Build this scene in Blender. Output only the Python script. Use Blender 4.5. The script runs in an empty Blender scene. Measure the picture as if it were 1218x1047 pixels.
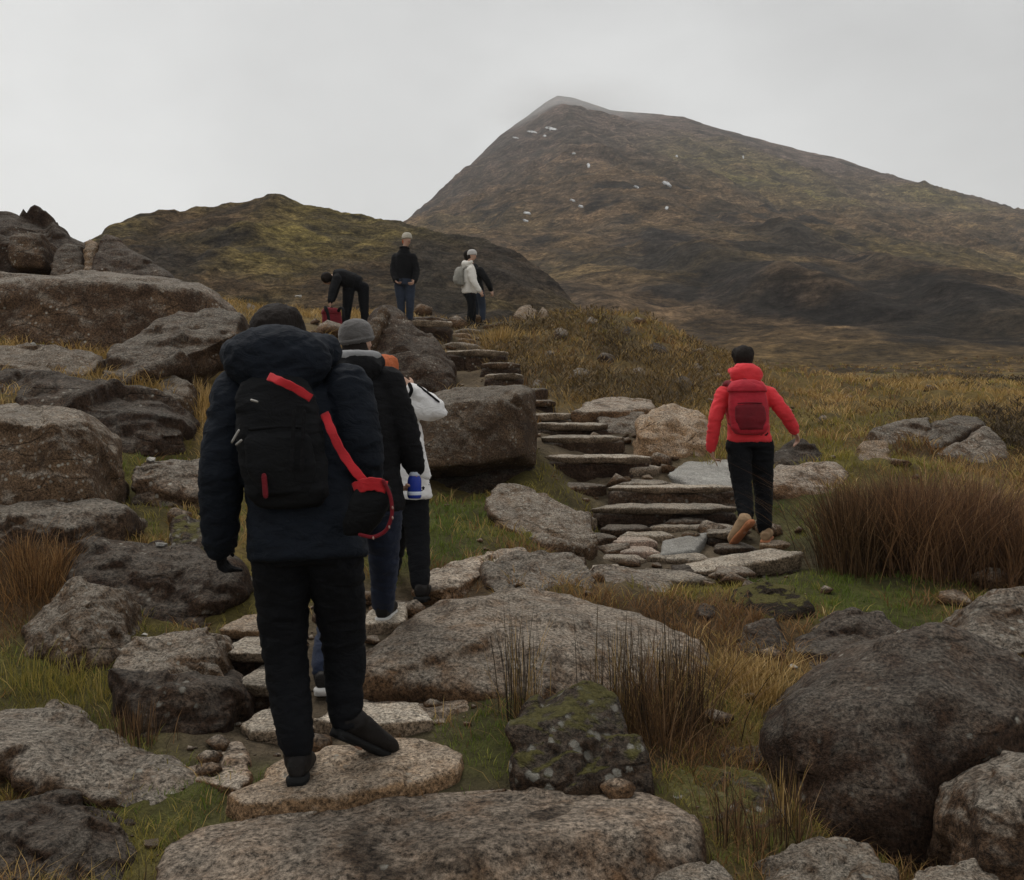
import bpy, bmesh, math, random
import numpy as np
from mathutils import Vector, Matrix
from mathutils.bvhtree import BVHTree

random.seed(7)
RNG = np.random.default_rng(11)
scene = bpy.context.scene
COL = scene.collection

# ------------------------------------------------------------------ camera
F = 1170.0            # focal length in pixels of the 1218 px wide photograph
CX, CY = 609.0, 523.5
CAMZ = 1.5
cam_data = bpy.data.cameras.new('camera')
cam_data.sensor_fit = 'HORIZONTAL'
cam_data.sensor_width = 36.0
cam_data.lens = 36.0 * F / 1218.0
cam_data.clip_start = 0.05
cam_data.clip_end = 20000
cam = bpy.data.objects.new('camera', cam_data)
COL.objects.link(cam)
cam.location = (0, 0, CAMZ)
cam.rotation_euler = (math.radians(90), 0, 0)
scene.camera = cam

# ------------------------------------------------------------------ world
SUN_EL, SUN_AZ = math.radians(62), math.radians(-40)     # azimuth measured from +Y towards +X
world = bpy.data.worlds.new('World')
scene.world = world
world.use_nodes = True
wn = world.node_tree.nodes
wl = world.node_tree.links
wn.clear()
w_out = wn.new('ShaderNodeOutputWorld')
w_mix = wn.new('ShaderNodeMixShader')
w_sky = wn.new('ShaderNodeTexSky')
w_sky.sky_type = 'NISHITA'
w_sky.sun_disc = False
w_sky.sun_elevation = SUN_EL
w_sky.sun_rotation = SUN_AZ
w_sky.air_density = 1.5
w_sky.dust_density = 6.0
w_b1 = wn.new('ShaderNodeBackground')
w_b1.inputs['Strength'].default_value = 0.08
w_b2 = wn.new('ShaderNodeBackground')
w_b2.inputs['Strength'].default_value = 1.0
w_tc = wn.new('ShaderNodeTexCoord')
w_map = wn.new('ShaderNodeMapping')
w_map.inputs['Scale'].default_value = (1.0, 1.0, 2.0)
w_map.inputs['Location'].default_value = (0.35, 0.2, 0.1)
w_no = wn.new('ShaderNodeTexNoise')
w_no.inputs['Scale'].default_value = 1.5
w_no.inputs['Detail'].default_value = 7
w_no.inputs['Roughness'].default_value = 0.5
w_no.inputs['Distortion'].default_value = 0.15
w_rp = wn.new('ShaderNodeValToRGB')
w_rp.color_ramp.elements[0].position = 0.3
w_rp.color_ramp.elements[0].color = (0.54, 0.54, 0.535, 1)
w_rp.color_ramp.elements[1].position = 0.7
w_rp.color_ramp.elements[1].color = (0.88, 0.885, 0.875, 1)
wl.new(w_tc.outputs['Generated'], w_map.inputs['Vector'])
wl.new(w_map.outputs[0], w_no.inputs['Vector'])
wl.new(w_no.outputs['Fac'], w_rp.inputs['Fac'])
wl.new(w_rp.outputs[0], w_b2.inputs['Color'])
wl.new(w_sky.outputs[0], w_b1.inputs['Color'])
w_mix.inputs['Fac'].default_value = 0.93
wl.new(w_b1.outputs[0], w_mix.inputs[1])
wl.new(w_b2.outputs[0], w_mix.inputs[2])
wl.new(w_mix.outputs[0], w_out.inputs['Surface'])

sun_d = bpy.data.lights.new('sun', 'SUN')
sun_d.energy = 1.5
sun_d.angle = math.radians(22)
sun_d.color = (1.0, 0.97, 0.92)
sun = bpy.data.objects.new('sun', sun_d)
COL.objects.link(sun)
sdir = Vector((math.sin(SUN_AZ) * math.cos(SUN_EL), math.cos(SUN_AZ) * math.cos(SUN_EL), math.sin(SUN_EL)))
sun.rotation_euler = sdir.to_track_quat('Z', 'Y').to_euler()
sun.location = (0, 0, 60)

scene.view_settings.view_transform = 'Standard'
scene.view_settings.look = 'None'
scene.view_settings.exposure = 0.0
scene.view_settings.gamma = 1.0
scene.view_settings.use_curve_mapping = False
scene.render.engine = 'CYCLES'
scene.cycles.use_denoising = True
scene.cycles.max_bounces = 5
scene.cycles.diffuse_bounces = 3
scene.cycles.volume_bounces = 1
scene.cycles.volume_step_rate = 2.0


# ------------------------------------------------------------------ helpers
def W(px, py, d):
    """a point seen at pixel (px, py) of the photograph, d metres ahead"""
    return Vector(((px - CX) / F * d, d, CAMZ + (CY - py) / F * d))


def tag(o, label=None, cat=None, group=None, kind=None):
    if label: o['label'] = label
    if cat: o['category'] = cat
    if group: o['group'] = group
    if kind: o['kind'] = kind
    return o


def link(name, me, mat=None, parent=None, loc=None):
    o = bpy.data.objects.new(name, me)
    COL.objects.link(o)
    if mat is not None and not me.materials:
        me.materials.append(mat)
    if parent is not None:
        o.parent = parent
    if loc is not None:
        o.location = loc
    return o


def empty(name, loc):
    o = bpy.data.objects.new(name, None)
    o.empty_display_size = 0.1
    COL.objects.link(o)
    o.location = loc
    return o


def hash3(ix, iy, iz, seed):
    h = (ix.astype(np.uint32) * np.uint32(374761393) + iy.astype(np.uint32) * np.uint32(668265263)
         + iz.astype(np.uint32) * np.uint32(2147483647) + np.uint32((seed * 1274126177) & 0xffffffff))
    h = (h ^ (h >> np.uint32(13))) * np.uint32(1274126177)
    h = (h ^ (h >> np.uint32(16))) * np.uint32(2246822519)
    return h ^ (h >> np.uint32(15))


def perlin(p, seed=0):
    """gradient noise, about -1..1; p is (n,3)"""
    p = np.asarray(p, dtype=np.float64)
    f = np.floor(p)
    i = f.astype(np.int64) & 0xffffffff
    r = p - f
    u = r * r * r * (r * (r * 6 - 15) + 10)
    out = 0
    for dx in (0, 1):
        for dy in (0, 1):
            for dz in (0, 1):
                h = hash3((i[:, 0] + dx) & 0xffffffff, (i[:, 1] + dy) & 0xffffffff, (i[:, 2] + dz) & 0xffffffff, seed)
                gx = ((h & np.uint32(1023)).astype(np.float64) / 511.5 - 1)
                gy = (((h >> np.uint32(10)) & np.uint32(1023)).astype(np.float64) / 511.5 - 1)
                gz = (((h >> np.uint32(20)) & np.uint32(1023)).astype(np.float64) / 511.5 - 1)
                g = gx * (r[:, 0] - dx) + gy * (r[:, 1] - dy) + gz * (r[:, 2] - dz)
                wx = u[:, 0] if dx else 1 - u[:, 0]
                wy = u[:, 1] if dy else 1 - u[:, 1]
                wz = u[:, 2] if dz else 1 - u[:, 2]
                out = out + g * wx * wy * wz
    return out * 1.3


def fbm(p, octaves=4, seed=0, lac=2.03, gain=0.5):
    a, s, tot = 1.0, 0, 0
    q = np.array(p, dtype=np.float64)
    for k in range(octaves):
        s = s + a * perlin(q, seed + k * 17)
        tot += a
        a *= gain
        q = q * lac + 13.7
    return s / tot


def ridged(p, octaves=4, seed=0):
    a, s, tot = 1.0, 0, 0
    q = np.array(p, dtype=np.float64)
    for k in range(octaves):
        s = s + a * (1 - 2 * np.abs(perlin(q, seed + k * 31)))
        tot += a
        a *= 0.5
        q = q * 2.1 + 5.3
    return s / tot


def np_mesh(name, verts, polys, smooth=True):
    """mesh from arrays; polys = list of (m,k) index arrays"""
    me = bpy.data.meshes.new(name)
    verts = np.asarray(verts, dtype=np.float32)
    me.vertices.add(len(verts))
    me.vertices.foreach_set('co', verts.ravel())
    loops = np.concatenate([p.ravel() for p in polys]).astype(np.int32)
    totals = np.concatenate([np.full(len(p), p.shape[1], dtype=np.int32) for p in polys])
    starts = np.concatenate([[0], np.cumsum(totals)[:-1]]).astype(np.int32)
    me.loops.add(len(loops))
    me.loops.foreach_set('vertex_index', loops)
    me.polygons.add(len(totals))
    me.polygons.foreach_set('loop_start', starts)
    me.polygons.foreach_set('loop_total', totals)
    if smooth:
        me.polygons.foreach_set('use_smooth', np.ones(len(totals), dtype=bool))
    me.update(calc_edges=True)
    return me


def get_co(me):
    a = np.empty(len(me.vertices) * 3, dtype=np.float32)
    me.vertices.foreach_get('co', a)
    return a.reshape(-1, 3).astype(np.float64)


def set_co(me, a):
    me.vertices.foreach_set('co', np.asarray(a, dtype=np.float32).ravel())
    me.update()


def get_no(me):
    a = np.empty(len(me.vertices) * 3, dtype=np.float32)
    me.vertices.foreach_get('normal', a)
    return a.reshape(-1, 3).astype(np.float64)


def remesh(me, voxel, smooth_it=2):
    ob = bpy.data.objects.new('temporary', me)
    COL.objects.link(ob)
    m = ob.modifiers.new('r', 'REMESH')
    m.mode = 'VOXEL'
    m.voxel_size = voxel
    dg = bpy.context.evaluated_depsgraph_get()
    me2 = bpy.data.meshes.new_from_object(ob.evaluated_get(dg))
    bpy.data.objects.remove(ob)
    bpy.data.meshes.remove(me)
    laplace(me2, smooth_it)
    me2.polygons.foreach_set('use_smooth', np.ones(len(me2.polygons), dtype=bool))
    me2.update()
    return me2


def laplace(me, it, k=0.5):
    if it <= 0:
        return
    co = get_co(me)
    e = np.empty(len(me.edges) * 2, dtype=np.int32)
    me.edges.foreach_get('vertices', e)
    e = e.reshape(-1, 2)
    n = len(co)
    deg = np.bincount(e.ravel(), minlength=n).astype(np.float64)[:, None]
    deg[deg == 0] = 1
    for _ in range(it):
        s = np.stack([np.bincount(e[:, 0], co[e[:, 1], c], n) + np.bincount(e[:, 1], co[e[:, 0], c], n) for c in range(3)], 1)
        co = co * (1 - k) + (s / deg) * k
    set_co(me, co)


# ------------------------------------------------------------------ materials
def new_mat(name):
    m = bpy.data.materials.new(name)
    m.use_nodes = True
    nt = m.node_tree
    nt.nodes.clear()
    out = nt.nodes.new('ShaderNodeOutputMaterial')
    b = nt.nodes.new('ShaderNodeBsdfPrincipled')
    nt.links.new(b.outputs[0], out.inputs['Surface'])
    return m, nt, b


def nd(nt, t, **kw):
    n = nt.nodes.new(t)
    for k, v in kw.items():
        if k in n.inputs:
            n.inputs[k].default_value = v
        else:
            setattr(n, k, v)
    return n


def ramp(nt, src, stops):
    r = nt.nodes.new('ShaderNodeValToRGB')
    els = r.color_ramp.elements
    while len(els) < len(stops):
        els.new(0.5)
    for e, (p, c) in zip(els, stops):
        e.position = p
        e.color = (c[0], c[1], c[2], 1) if not isinstance(c, (int, float)) else (c, c, c, 1)
    nt.links.new(src, r.inputs['Fac'])
    return r.outputs['Color']


def mixc(nt, fac, a, b, blend='MIX'):
    m = nt.nodes.new('ShaderNodeMix')
    m.data_type = 'RGBA'
    m.blend_type = blend
    for sock, v in ((m.inputs[0], fac), (m.inputs[6], a), (m.inputs[7], b)):
        if isinstance(v, bpy.types.NodeSocket):
            nt.links.new(v, sock)
        elif isinstance(v, (int, float)):
            sock.default_value = v
        else:
            sock.default_value = (v[0], v[1], v[2], 1)
    return m.outputs[2]


def math_n(nt, op, a, b=None, clamp=False):
    m = nt.nodes.new('ShaderNodeMath')
    m.operation = op
    m.use_clamp = clamp
    for i, v in enumerate((a, b)):
        if v is None:
            continue
        if isinstance(v, bpy.types.NodeSocket):
            nt.links.new(v, m.inputs[i])
        else:
            m.inputs[i].default_value = v
    return m.outputs[0]


def noise(nt, vec, scale, detail=6, rough=0.6, dist=0.0):
    n = nd(nt, 'ShaderNodeTexNoise', Scale=scale, Detail=detail, Roughness=rough, Distortion=dist)
    nt.links.new(vec, n.inputs['Vector'])
    return n.outputs['Fac']


def obj_vec(nt, jitter=True):
    tc = nt.nodes.new('ShaderNodeTexCoord')
    if not jitter:
        return tc.outputs['Object']
    oi = nt.nodes.new('ShaderNodeObjectInfo')
    mu = math_n(nt, 'MULTIPLY', oi.outputs['Random'], 57.0)
    ad = nt.nodes.new('ShaderNodeVectorMath')
    ad.operation = 'ADD'
    nt.links.new(tc.outputs['Object'], ad.inputs[0])
    nt.links.new(mu, ad.inputs[1])
    return ad.outputs[0]


def scaled(nt, vec, s):
    m = nt.nodes.new('ShaderNodeMapping')
    m.inputs['Scale'].default_value = s
    nt.links.new(vec, m.inputs['Vector'])
    return m.outputs[0]


def rock_mat(name, dark, mid, light, lichen=0.35, moss=0.3, sc=1.0, mosscol=(0.085, 0.075, 0.02), bump=1.0, lichcol=(0.40, 0.385, 0.33), lit_crust=0.5, streak=0.35, mott=0.85, cracks=0.55):
    m, nt, b = new_mat(name)
    v = obj_vec(nt)
    big = noise(nt, v, 2.6 * sc, 5, 0.66, 0.6)
    col = ramp(nt, big, [(0.30, dark), (0.5, mid), (0.70, light)])
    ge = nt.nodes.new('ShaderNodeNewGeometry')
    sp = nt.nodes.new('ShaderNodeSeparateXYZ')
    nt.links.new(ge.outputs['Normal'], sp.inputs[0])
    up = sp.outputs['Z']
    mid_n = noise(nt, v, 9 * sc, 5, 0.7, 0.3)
    # pale lichen and weathering; stronger on up-facing rock to paint in lit tops
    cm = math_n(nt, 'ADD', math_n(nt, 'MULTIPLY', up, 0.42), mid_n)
    cm = ramp(nt, cm, [(0.64, 0.0), (0.95, lit_crust * 0.85)])
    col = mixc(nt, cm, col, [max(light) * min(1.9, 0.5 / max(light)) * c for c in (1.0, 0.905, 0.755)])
    # bedding streaks, tilted
    mp = nt.nodes.new('ShaderNodeMapping')
    mp.inputs['Rotation'].default_value = (0.35, -0.25, 0.2)
    mp.inputs['Scale'].default_value = (1.0, 1.0, 3.5)
    nt.links.new(v, mp.inputs['Vector'])
    st = noise(nt, mp.outputs[0], 1.8 * sc, 4, 0.7, 0.9)
    col = mixc(nt, ramp(nt, st, [(0.52, 0.0), (0.68, streak)]), col, [c * 0.4 for c in dark])
    # fracture lines
    wv = nt.nodes.new('ShaderNodeVectorMath'); wv.operation = 'ADD'
    wn_ = nd(nt, 'ShaderNodeTexNoise', Scale=3.0 * sc, Detail=3.0)
    nt.links.new(v, wn_.inputs['Vector'])
    sv_ = nt.nodes.new('ShaderNodeVectorMath'); sv_.operation = 'SCALE'; sv_.inputs['Scale'].default_value = 0.35
    nt.links.new(wn_.outputs['Color'], sv_.inputs[0])
    nt.links.new(mp.outputs[0], wv.inputs[0]); nt.links.new(sv_.outputs[0], wv.inputs[1])
    ve = nd(nt, 'ShaderNodeTexVoronoi', feature='DISTANCE_TO_EDGE', Scale=1.15 * sc)
    nt.links.new(wv.outputs[0], ve.inputs['Vector'])
    crack = ramp(nt, ve.outputs['Distance'], [(0.0, cracks), (0.03, 0.0)])
    crack = math_n(nt, 'MULTIPLY', crack, ramp(nt, big, [(0.47, 0.0), (0.58, 1.0)]))
    col = mixc(nt, crack, col, [c * 0.25 for c in dark])
    # crystal mottling
    fine = noise(nt, v, 55 * sc, 4, 0.85)
    col = mixc(nt, mott, col, ramp(nt, fine, [(0.36, 0.0), (0.5, 0.44), (0.64, 1.0)]), 'OVERLAY')
    # lichen spots
    vo = nd(nt, 'ShaderNodeTexVoronoi', Scale=15 * sc)
    nt.links.new(v, vo.inputs['Vector'])
    ld = math_n(nt, 'ADD', vo.outputs['Distance'], math_n(nt, 'MULTIPLY', fine, 0.55))
    lm = ramp(nt, ld, [(0.36 + 0.14 * lichen, 1.0), (0.46 + 0.14 * lichen, 0.0)])
    patch = ramp(nt, big, [(0.60 - 0.25 * lichen, 0.0), (0.75 - 0.2 * lichen, 1.0)])
    lmask = math_n(nt, 'MULTIPLY', math_n(nt, 'MULTIPLY', lm, patch), 0.8)
    col = mixc(nt, lmask, col, lichcol)
    # moss on what faces up
    mm = math_n(nt, 'ADD', math_n(nt, 'MULTIPLY', up, 0.55), math_n(nt, 'ADD', math_n(nt, 'MULTIPLY', mid_n, 0.45), math_n(nt, 'MULTIPLY', big, 0.55)))
    mmask = ramp(nt, mm, [(1.16 - 0.45 * moss, 0.0), (1.23 - 0.45 * moss, 0.9)])
    mc = ramp(nt, fine, [(0.3, [c * 0.5 for c in mosscol]), (0.7, [c * 1.7 for c in mosscol])])
    col = mixc(nt, mmask, col, mc)
    oi = nt.nodes.new('ShaderNodeObjectInfo')
    hv = nt.nodes.new('ShaderNodeHueSaturation')
    mr = nt.nodes.new('ShaderNodeMapRange')
    mr.inputs['To Min'].default_value = 0.72; mr.inputs['To Max'].default_value = 1.22
    nt.links.new(oi.outputs['Random'], mr.inputs['Value'])
    nt.links.new(mr.outputs[0], hv.inputs['Value'])
    hv.inputs['Saturation'].default_value = 1.0
    nt.links.new(col, hv.inputs['Color'])
    nt.links.new(hv.outputs[0], b.inputs['Base Color'])
    b.inputs['Roughness'].default_value = 0.82
    b.inputs['Specular IOR Level'].default_value = 0.16
    hb = math_n(nt, 'ADD', math_n(nt, 'MULTIPLY', mid_n, 1.3), math_n(nt, 'MULTIPLY', st, 0.4 * streak / 0.35))
    hb = math_n(nt, 'ADD', hb, math_n(nt, 'MULTIPLY', fine, 0.35))
    hb = math_n(nt, 'SUBTRACT', hb, math_n(nt, 'MULTIPLY', crack, 0.7))
    hb = math_n(nt, 'ADD', hb, math_n(nt, 'MULTIPLY', mmask, 0.4))
    bm = nd(nt, 'ShaderNodeBump', Strength=bump, Distance=0.038)
    nt.links.new(hb, bm.inputs['Height'])
    nt.links.new(bm.outputs[0], b.inputs['Normal'])
    return m


M = {}
M['dark'] = rock_mat('rock_dark', (0.0189, 0.0101, 0.0060), (0.0426, 0.0245, 0.0149), (0.0829, 0.0495, 0.0299), 0.4, 0.18, lit_crust=0.55)
M['bed'] = rock_mat('rock_bedrock', (0.0484, 0.0269, 0.0140), (0.1142, 0.0653, 0.0355), (0.1984, 0.1191, 0.0665), 0.1, 0.16, 0.8, bump=1.0, lit_crust=0.5, streak=0.8)
M['step'] = rock_mat('rock_step', (0.0840, 0.0594, 0.0387), (0.1848, 0.1366, 0.0927), (0.2968, 0.2257, 0.1584), 0.15, 0.12, 1.2, bump=0.8, lit_crust=0.65, streak=0.5)
M['grey'] = rock_mat('rock_grey', (0.0326, 0.0187, 0.0106), (0.0772, 0.0460, 0.0268), (0.1457, 0.0894, 0.0522), 0.5, 0.22, lit_crust=0.7)
M['speck'] = rock_mat('rock_speckled', (0.0465, 0.0277, 0.0159), (0.1056, 0.0655, 0.0381), (0.1834, 0.1162, 0.0677), 0.65, 0.12, 1.5, lit_crust=0.65, streak=0.15)
M['tan'] = rock_mat('rock_worn_tan', (0.0728, 0.0395, 0.0193), (0.1542, 0.0874, 0.0451), (0.2443, 0.1457, 0.0796), 0.1, 0.14, 1.0, bump=0.8, lit_crust=0.65, streak=0.6)
M['pale'] = rock_mat('rock_pale', (0.1364, 0.0809, 0.0420), (0.2436, 0.1509, 0.0818), (0.3604, 0.2319, 0.1336), 0.3, 0.10, 1.2, lit_crust=0.5, streak=0.25)
M['slate'] = rock_mat('rock_slate', (0.1615, 0.1547, 0.1403), (0.2550, 0.2482, 0.2295), (0.3400, 0.3332, 0.3060), 0.0, 0.0, 1.5, bump=0.45, lit_crust=0.2, streak=0.5, mott=0.5, cracks=0.3)
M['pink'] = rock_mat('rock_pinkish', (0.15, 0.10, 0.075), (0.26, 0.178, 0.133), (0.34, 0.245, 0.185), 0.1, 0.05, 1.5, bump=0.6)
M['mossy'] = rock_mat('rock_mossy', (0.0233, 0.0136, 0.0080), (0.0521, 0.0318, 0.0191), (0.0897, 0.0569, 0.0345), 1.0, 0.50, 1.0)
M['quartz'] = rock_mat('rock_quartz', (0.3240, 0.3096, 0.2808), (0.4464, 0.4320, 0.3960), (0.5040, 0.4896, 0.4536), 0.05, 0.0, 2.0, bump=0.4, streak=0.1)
M['peat'] = rock_mat('peat_bank', (0.014, 0.009, 0.006), (0.028, 0.019, 0.012), (0.05, 0.035, 0.022), 0.0, 0.45, 1.5, lit_crust=0.1)


def leaf_mat(name, stops, rough=0.7, trans=0.25):
    """blades and leaves: the colour runs over the per-blade attribute 'tint'"""
    m, nt, b = new_mat(name)
    a = nt.nodes.new('ShaderNodeAttribute')
    a.attribute_name = 'tint'
    col = ramp(nt, a.outputs['Fac'], stops)
    nt.links.new(col, b.inputs['Base Color'])
    b.inputs['Roughness'].default_value = rough
    b.inputs['Specular IOR Level'].default_value = 0.2
    tr = nt.nodes.new('ShaderNodeBsdfTranslucent')
    nt.links.new(col, tr.inputs['Color'])
    mx = nt.nodes.new('ShaderNodeMixShader')
    mx.inputs['Fac'].default_value = trans
    nt.links.new(b.outputs[0], mx.inputs[1])
    nt.links.new(tr.outputs[0], mx.inputs[2])
    out = [n for n in nt.nodes if n.type == 'OUTPUT_MATERIAL'][0]
    nt.links.new(mx.outputs[0], out.inputs['Surface'])
    return m


M['g_green'] = leaf_mat('grass_green', [(0, (0.052, 0.081, 0.017)), (0.5, (0.130, 0.172, 0.028)), (0.8, (0.236, 0.252, 0.045)), (1, (0.470, 0.395, 0.112))])
M['g_olive'] = leaf_mat('grass_olive', [(0, (0.096, 0.089, 0.022)), (0.5, (0.247, 0.207, 0.041)), (0.85, (0.407, 0.307, 0.083)), (1, (0.579, 0.423, 0.166))])
M['g_tan'] = leaf_mat('grass_tan', [(0, (0.129, 0.083, 0.026)), (0.4, (0.323, 0.207, 0.064)), (0.8, (0.510, 0.339, 0.135)), (1, (0.714, 0.528, 0.281))])
M['g_rust'] = leaf_mat('grass_rust', [(0, (0.060, 0.035, 0.018)), (0.45, (0.180, 0.092, 0.035)), (0.8, (0.315, 0.175, 0.068)), (1, (0.450, 0.303, 0.141))])
M['rush'] = leaf_mat('rush_stems', [(0, (0.022, 0.015, 0.010)), (0.5, (0.094, 0.053, 0.025)), (0.85, (0.213, 0.119, 0.056)), (1, (0.375, 0.250, 0.138))])
M['rushtip'] = leaf_mat('rush_red_stems', [(0, (0.048, 0.029, 0.019)), (0.5, (0.153, 0.082, 0.043)), (0.85, (0.281, 0.152, 0.071)), (1, (0.439, 0.277, 0.144))])
M['darkrush'] = leaf_mat('rush_dark_stems', [(0, (0.012, 0.010, 0.007)), (0.6, (0.038, 0.028, 0.018)), (1, (0.16, 0.11, 0.055))])
M['heather'] = leaf_mat('heather_leaves', [(0, (0.032, 0.021, 0.014)), (0.35, (0.091, 0.064, 0.032)), (0.6, (0.194, 0.125, 0.048)), (0.85, (0.336, 0.196, 0.062)), (1, (0.465, 0.318, 0.142))])


def fabric(name, col, rough=0.85, bump=0.25, scale=60, sheen=0.15, var=0.25):
    m, nt, b = new_mat(name)
    v = obj_vec(nt, False)
    n1 = noise(nt, v, 7, 4, 0.6)
    c = mixc(nt, ramp(nt, n1, [(0.3, 0.0), (0.7, 1.0)]), [x * (1 - var) for x in col], [min(1, x * (1 + var)) for x in col])
    nt.links.new(c, b.inputs['Base Color'])
    b.inputs['Roughness'].default_value = rough
    b.inputs['Specular IOR Level'].default_value = 0.15
    b.inputs['Sheen Weight'].default_value = sheen
    b.inputs['Sheen Roughness'].default_value = 0.5
    n2 = noise(nt, v, scale, 3, 0.6)
    n3 = noise(nt, scaled(nt, v, (1, 1, 1.8)), 14, 3, 0.55, 0.8)
    h = math_n(nt, 'ADD', math_n(nt, 'MULTIPLY', n2, 0.15), n3)
    bm = nd(nt, 'ShaderNodeBump', Strength=bump, Distance=0.02)
    nt.links.new(h, bm.inputs['Height'])
    nt.links.new(bm.outputs[0], b.inputs['Normal'])
    return m


def skin_mat(name, col):
    m, nt, b = new_mat(name)
    v = obj_vec(nt, False)
    c = mixc(nt, noise(nt, v, 25, 3, 0.6), [x * 0.85 for x in col], [min(1, x * 1.1) for x in col])
    nt.links.new(c, b.inputs['Base Color'])
    b.inputs['Roughness'].default_value = 0.55
    b.inputs['Subsurface Weight'].default_value = 0.05
    b.inputs['Subsurface Radius'].default_value = (0.01, 0.004, 0.002)
    return m


def hair_mat(name, col):
    m, nt, b = new_mat(name)
    v = obj_vec(nt, False)
    st = noise(nt, scaled(nt, v, (1, 1, 0.15)), 90, 3, 0.7)
    c = mixc(nt, st, [x * 0.5 for x in col], [min(1, x * 1.5) for x in col])
    nt.links.new(c, b.inputs['Base Color'])
    b.inputs['Roughness'].default_value = 0.75
    b.inputs['Specular IOR Level'].default_value = 0.15
    bm = nd(nt, 'ShaderNodeBump', Strength=0.6, Distance=0.01)
    nt.links.new(st, bm.inputs['Height'])
    nt.links.new(bm.outputs[0], b.inputs['Normal'])
    return m


M['skin'] = skin_mat('skin', (0.45, 0.27, 0.19))
M['navy'] = fabric('fabric_navy', (0.0075, 0.0105, 0.0165), 0.8, 0.6, 60, 0.0)
M['black'] = fabric('fabric_black', (0.0065, 0.0065, 0.0075), 0.85, 0.6, 60, 0.0)
M['trouser'] = fabric('fabric_trouser', (0.0045, 0.005, 0.0065), 0.85, 0.5, 60, 0.0)
M['packblack'] = fabric('fabric_pack', (0.0068, 0.0072, 0.0082), 0.85, 0.5, 90, 0.0)
M['jeans'] = fabric('fabric_jeans', (0.016, 0.022, 0.042), 0.85, 0.4, 80, 0.05)
M['bluejeans'] = fabric('fabric_blue_jeans', (0.026, 0.034, 0.052), 0.85, 0.4, 80, 0.05)
M['red'] = fabric('fabric_red', (0.68, 0.040, 0.050), 0.75, 0.5, 60, 0.08, 0.1)
M['packred'] = fabric('fabric_pack_red', (0.40, 0.020, 0.034), 0.7, 0.4, 90, 0.05)
M['packredark'] = fabric('fabric_pack_dark_red', (0.15, 0.010, 0.016), 0.7, 0.4, 90, 0.05)
M['strapred'] = fabric('fabric_strap_red', (0.42, 0.020, 0.026), 0.7, 0.3, 90, 0.05)
M['white'] = fabric('fabric_white', (0.74, 0.73, 0.72), 0.75, 0.6, 60, 0.05, 0.06)
M['offwhite'] = fabric('fabric_off_white', (0.68, 0.65, 0.59), 0.75, 0.6, 60, 0.05, 0.06)
M['greypack'] = fabric('fabric_grey_pack', (0.24, 0.23, 0.20), 0.8, 0.4, 60, 0.05)
M['greyknit'] = fabric('knit_grey', (0.105, 0.098, 0.094), 0.95, 0.8, 160, 0.2)
M['greycollar'] = fabric('fabric_grey_collar', (0.24, 0.24, 0.245), 0.85, 0.5, 90, 0.1)
M['beigeknit'] = fabric('knit_beige', (0.46, 0.42, 0.34), 0.95, 0.8, 160, 0.2)
M['paleknit'] = fabric('knit_pale_grey', (0.50, 0.48, 0.46), 0.95, 0.8, 160, 0.2)
M['boot'] = fabric('leather_dark', (0.013, 0.011, 0.010), 0.6, 0.4, 60, 0.0)
M['sole'] = fabric('rubber_sole', (0.010, 0.010, 0.010), 0.7, 0.3, 60, 0.0)
M['tanboot'] = fabric('leather_tan', (0.36, 0.24, 0.14), 0.7, 0.4, 60, 0.0)
M['orangesole'] = fabric('rubber_orange', (0.42, 0.17, 0.08), 0.7, 0.3, 60, 0.0)
M['whitesole'] = fabric('rubber_white', (0.62, 0.60, 0.57), 0.7, 0.3, 60, 0.0)
M['hairdark'] = hair_mat('hair_dark', (0.014, 0.010, 0.008))
M['hairauburn'] = hair_mat('hair_auburn', (0.42, 0.115, 0.045))
M['eye'] = fabric('eye_dark', (0.015, 0.012, 0.010), 0.3, 0.0, 60, 0.0)
M['lip'] = fabric('lip', (0.30, 0.11, 0.09), 0.5, 0.0, 60, 0.0)
M['metal'] = fabric('buckle_metal', (0.30, 0.29, 0.27), 0.4, 0.0, 60, 0.0)
M['metal'].node_tree.nodes['Principled BSDF'].inputs['Metallic'].default_value = 0.6
M['bottle'] = fabric('bottle_blue', (0.022, 0.045, 0.30), 0.25, 0.0, 60, 0.0, 0.1)
M['cap'] = fabric('bottle_cap', (0.62, 0.68, 0.80), 0.4, 0.0, 60, 0.0, 0.05)
M['bead'] = fabric('pale_stitch', (0.35, 0.22, 0.19), 0.7, 0.0, 60, 0.0, 0.1)


# ------------------------------------------------------------------ where the rocks are
ROCKS = []      # (name, label, category, group, material, world points, thickness, strata, roughness)
BASES = []      # ground control points (world)


def rock(name, label, mat, pts, t=0.4, strata=0.35, rough=1.0, cat=None, group='boulders on the slope', base=True, sink=0.16):
    P = [W(*p) for p in pts]
    ROCKS.append(dict(name=name, label=label, mat=mat, P=P, t=t, strata=strata, rough=rough, cat=cat or 'rock', group=group, sink=sink))
    if base:
        zs = min(p.z for p in P)
        low = [p for p in P if p.z < zs + 0.06 + 0.02 * P[0].y]
        c = sum(low, Vector()) / len(low)
        BASES.append((c.x, c.y - 0.02, c.z + 0.015))
    return P


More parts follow.
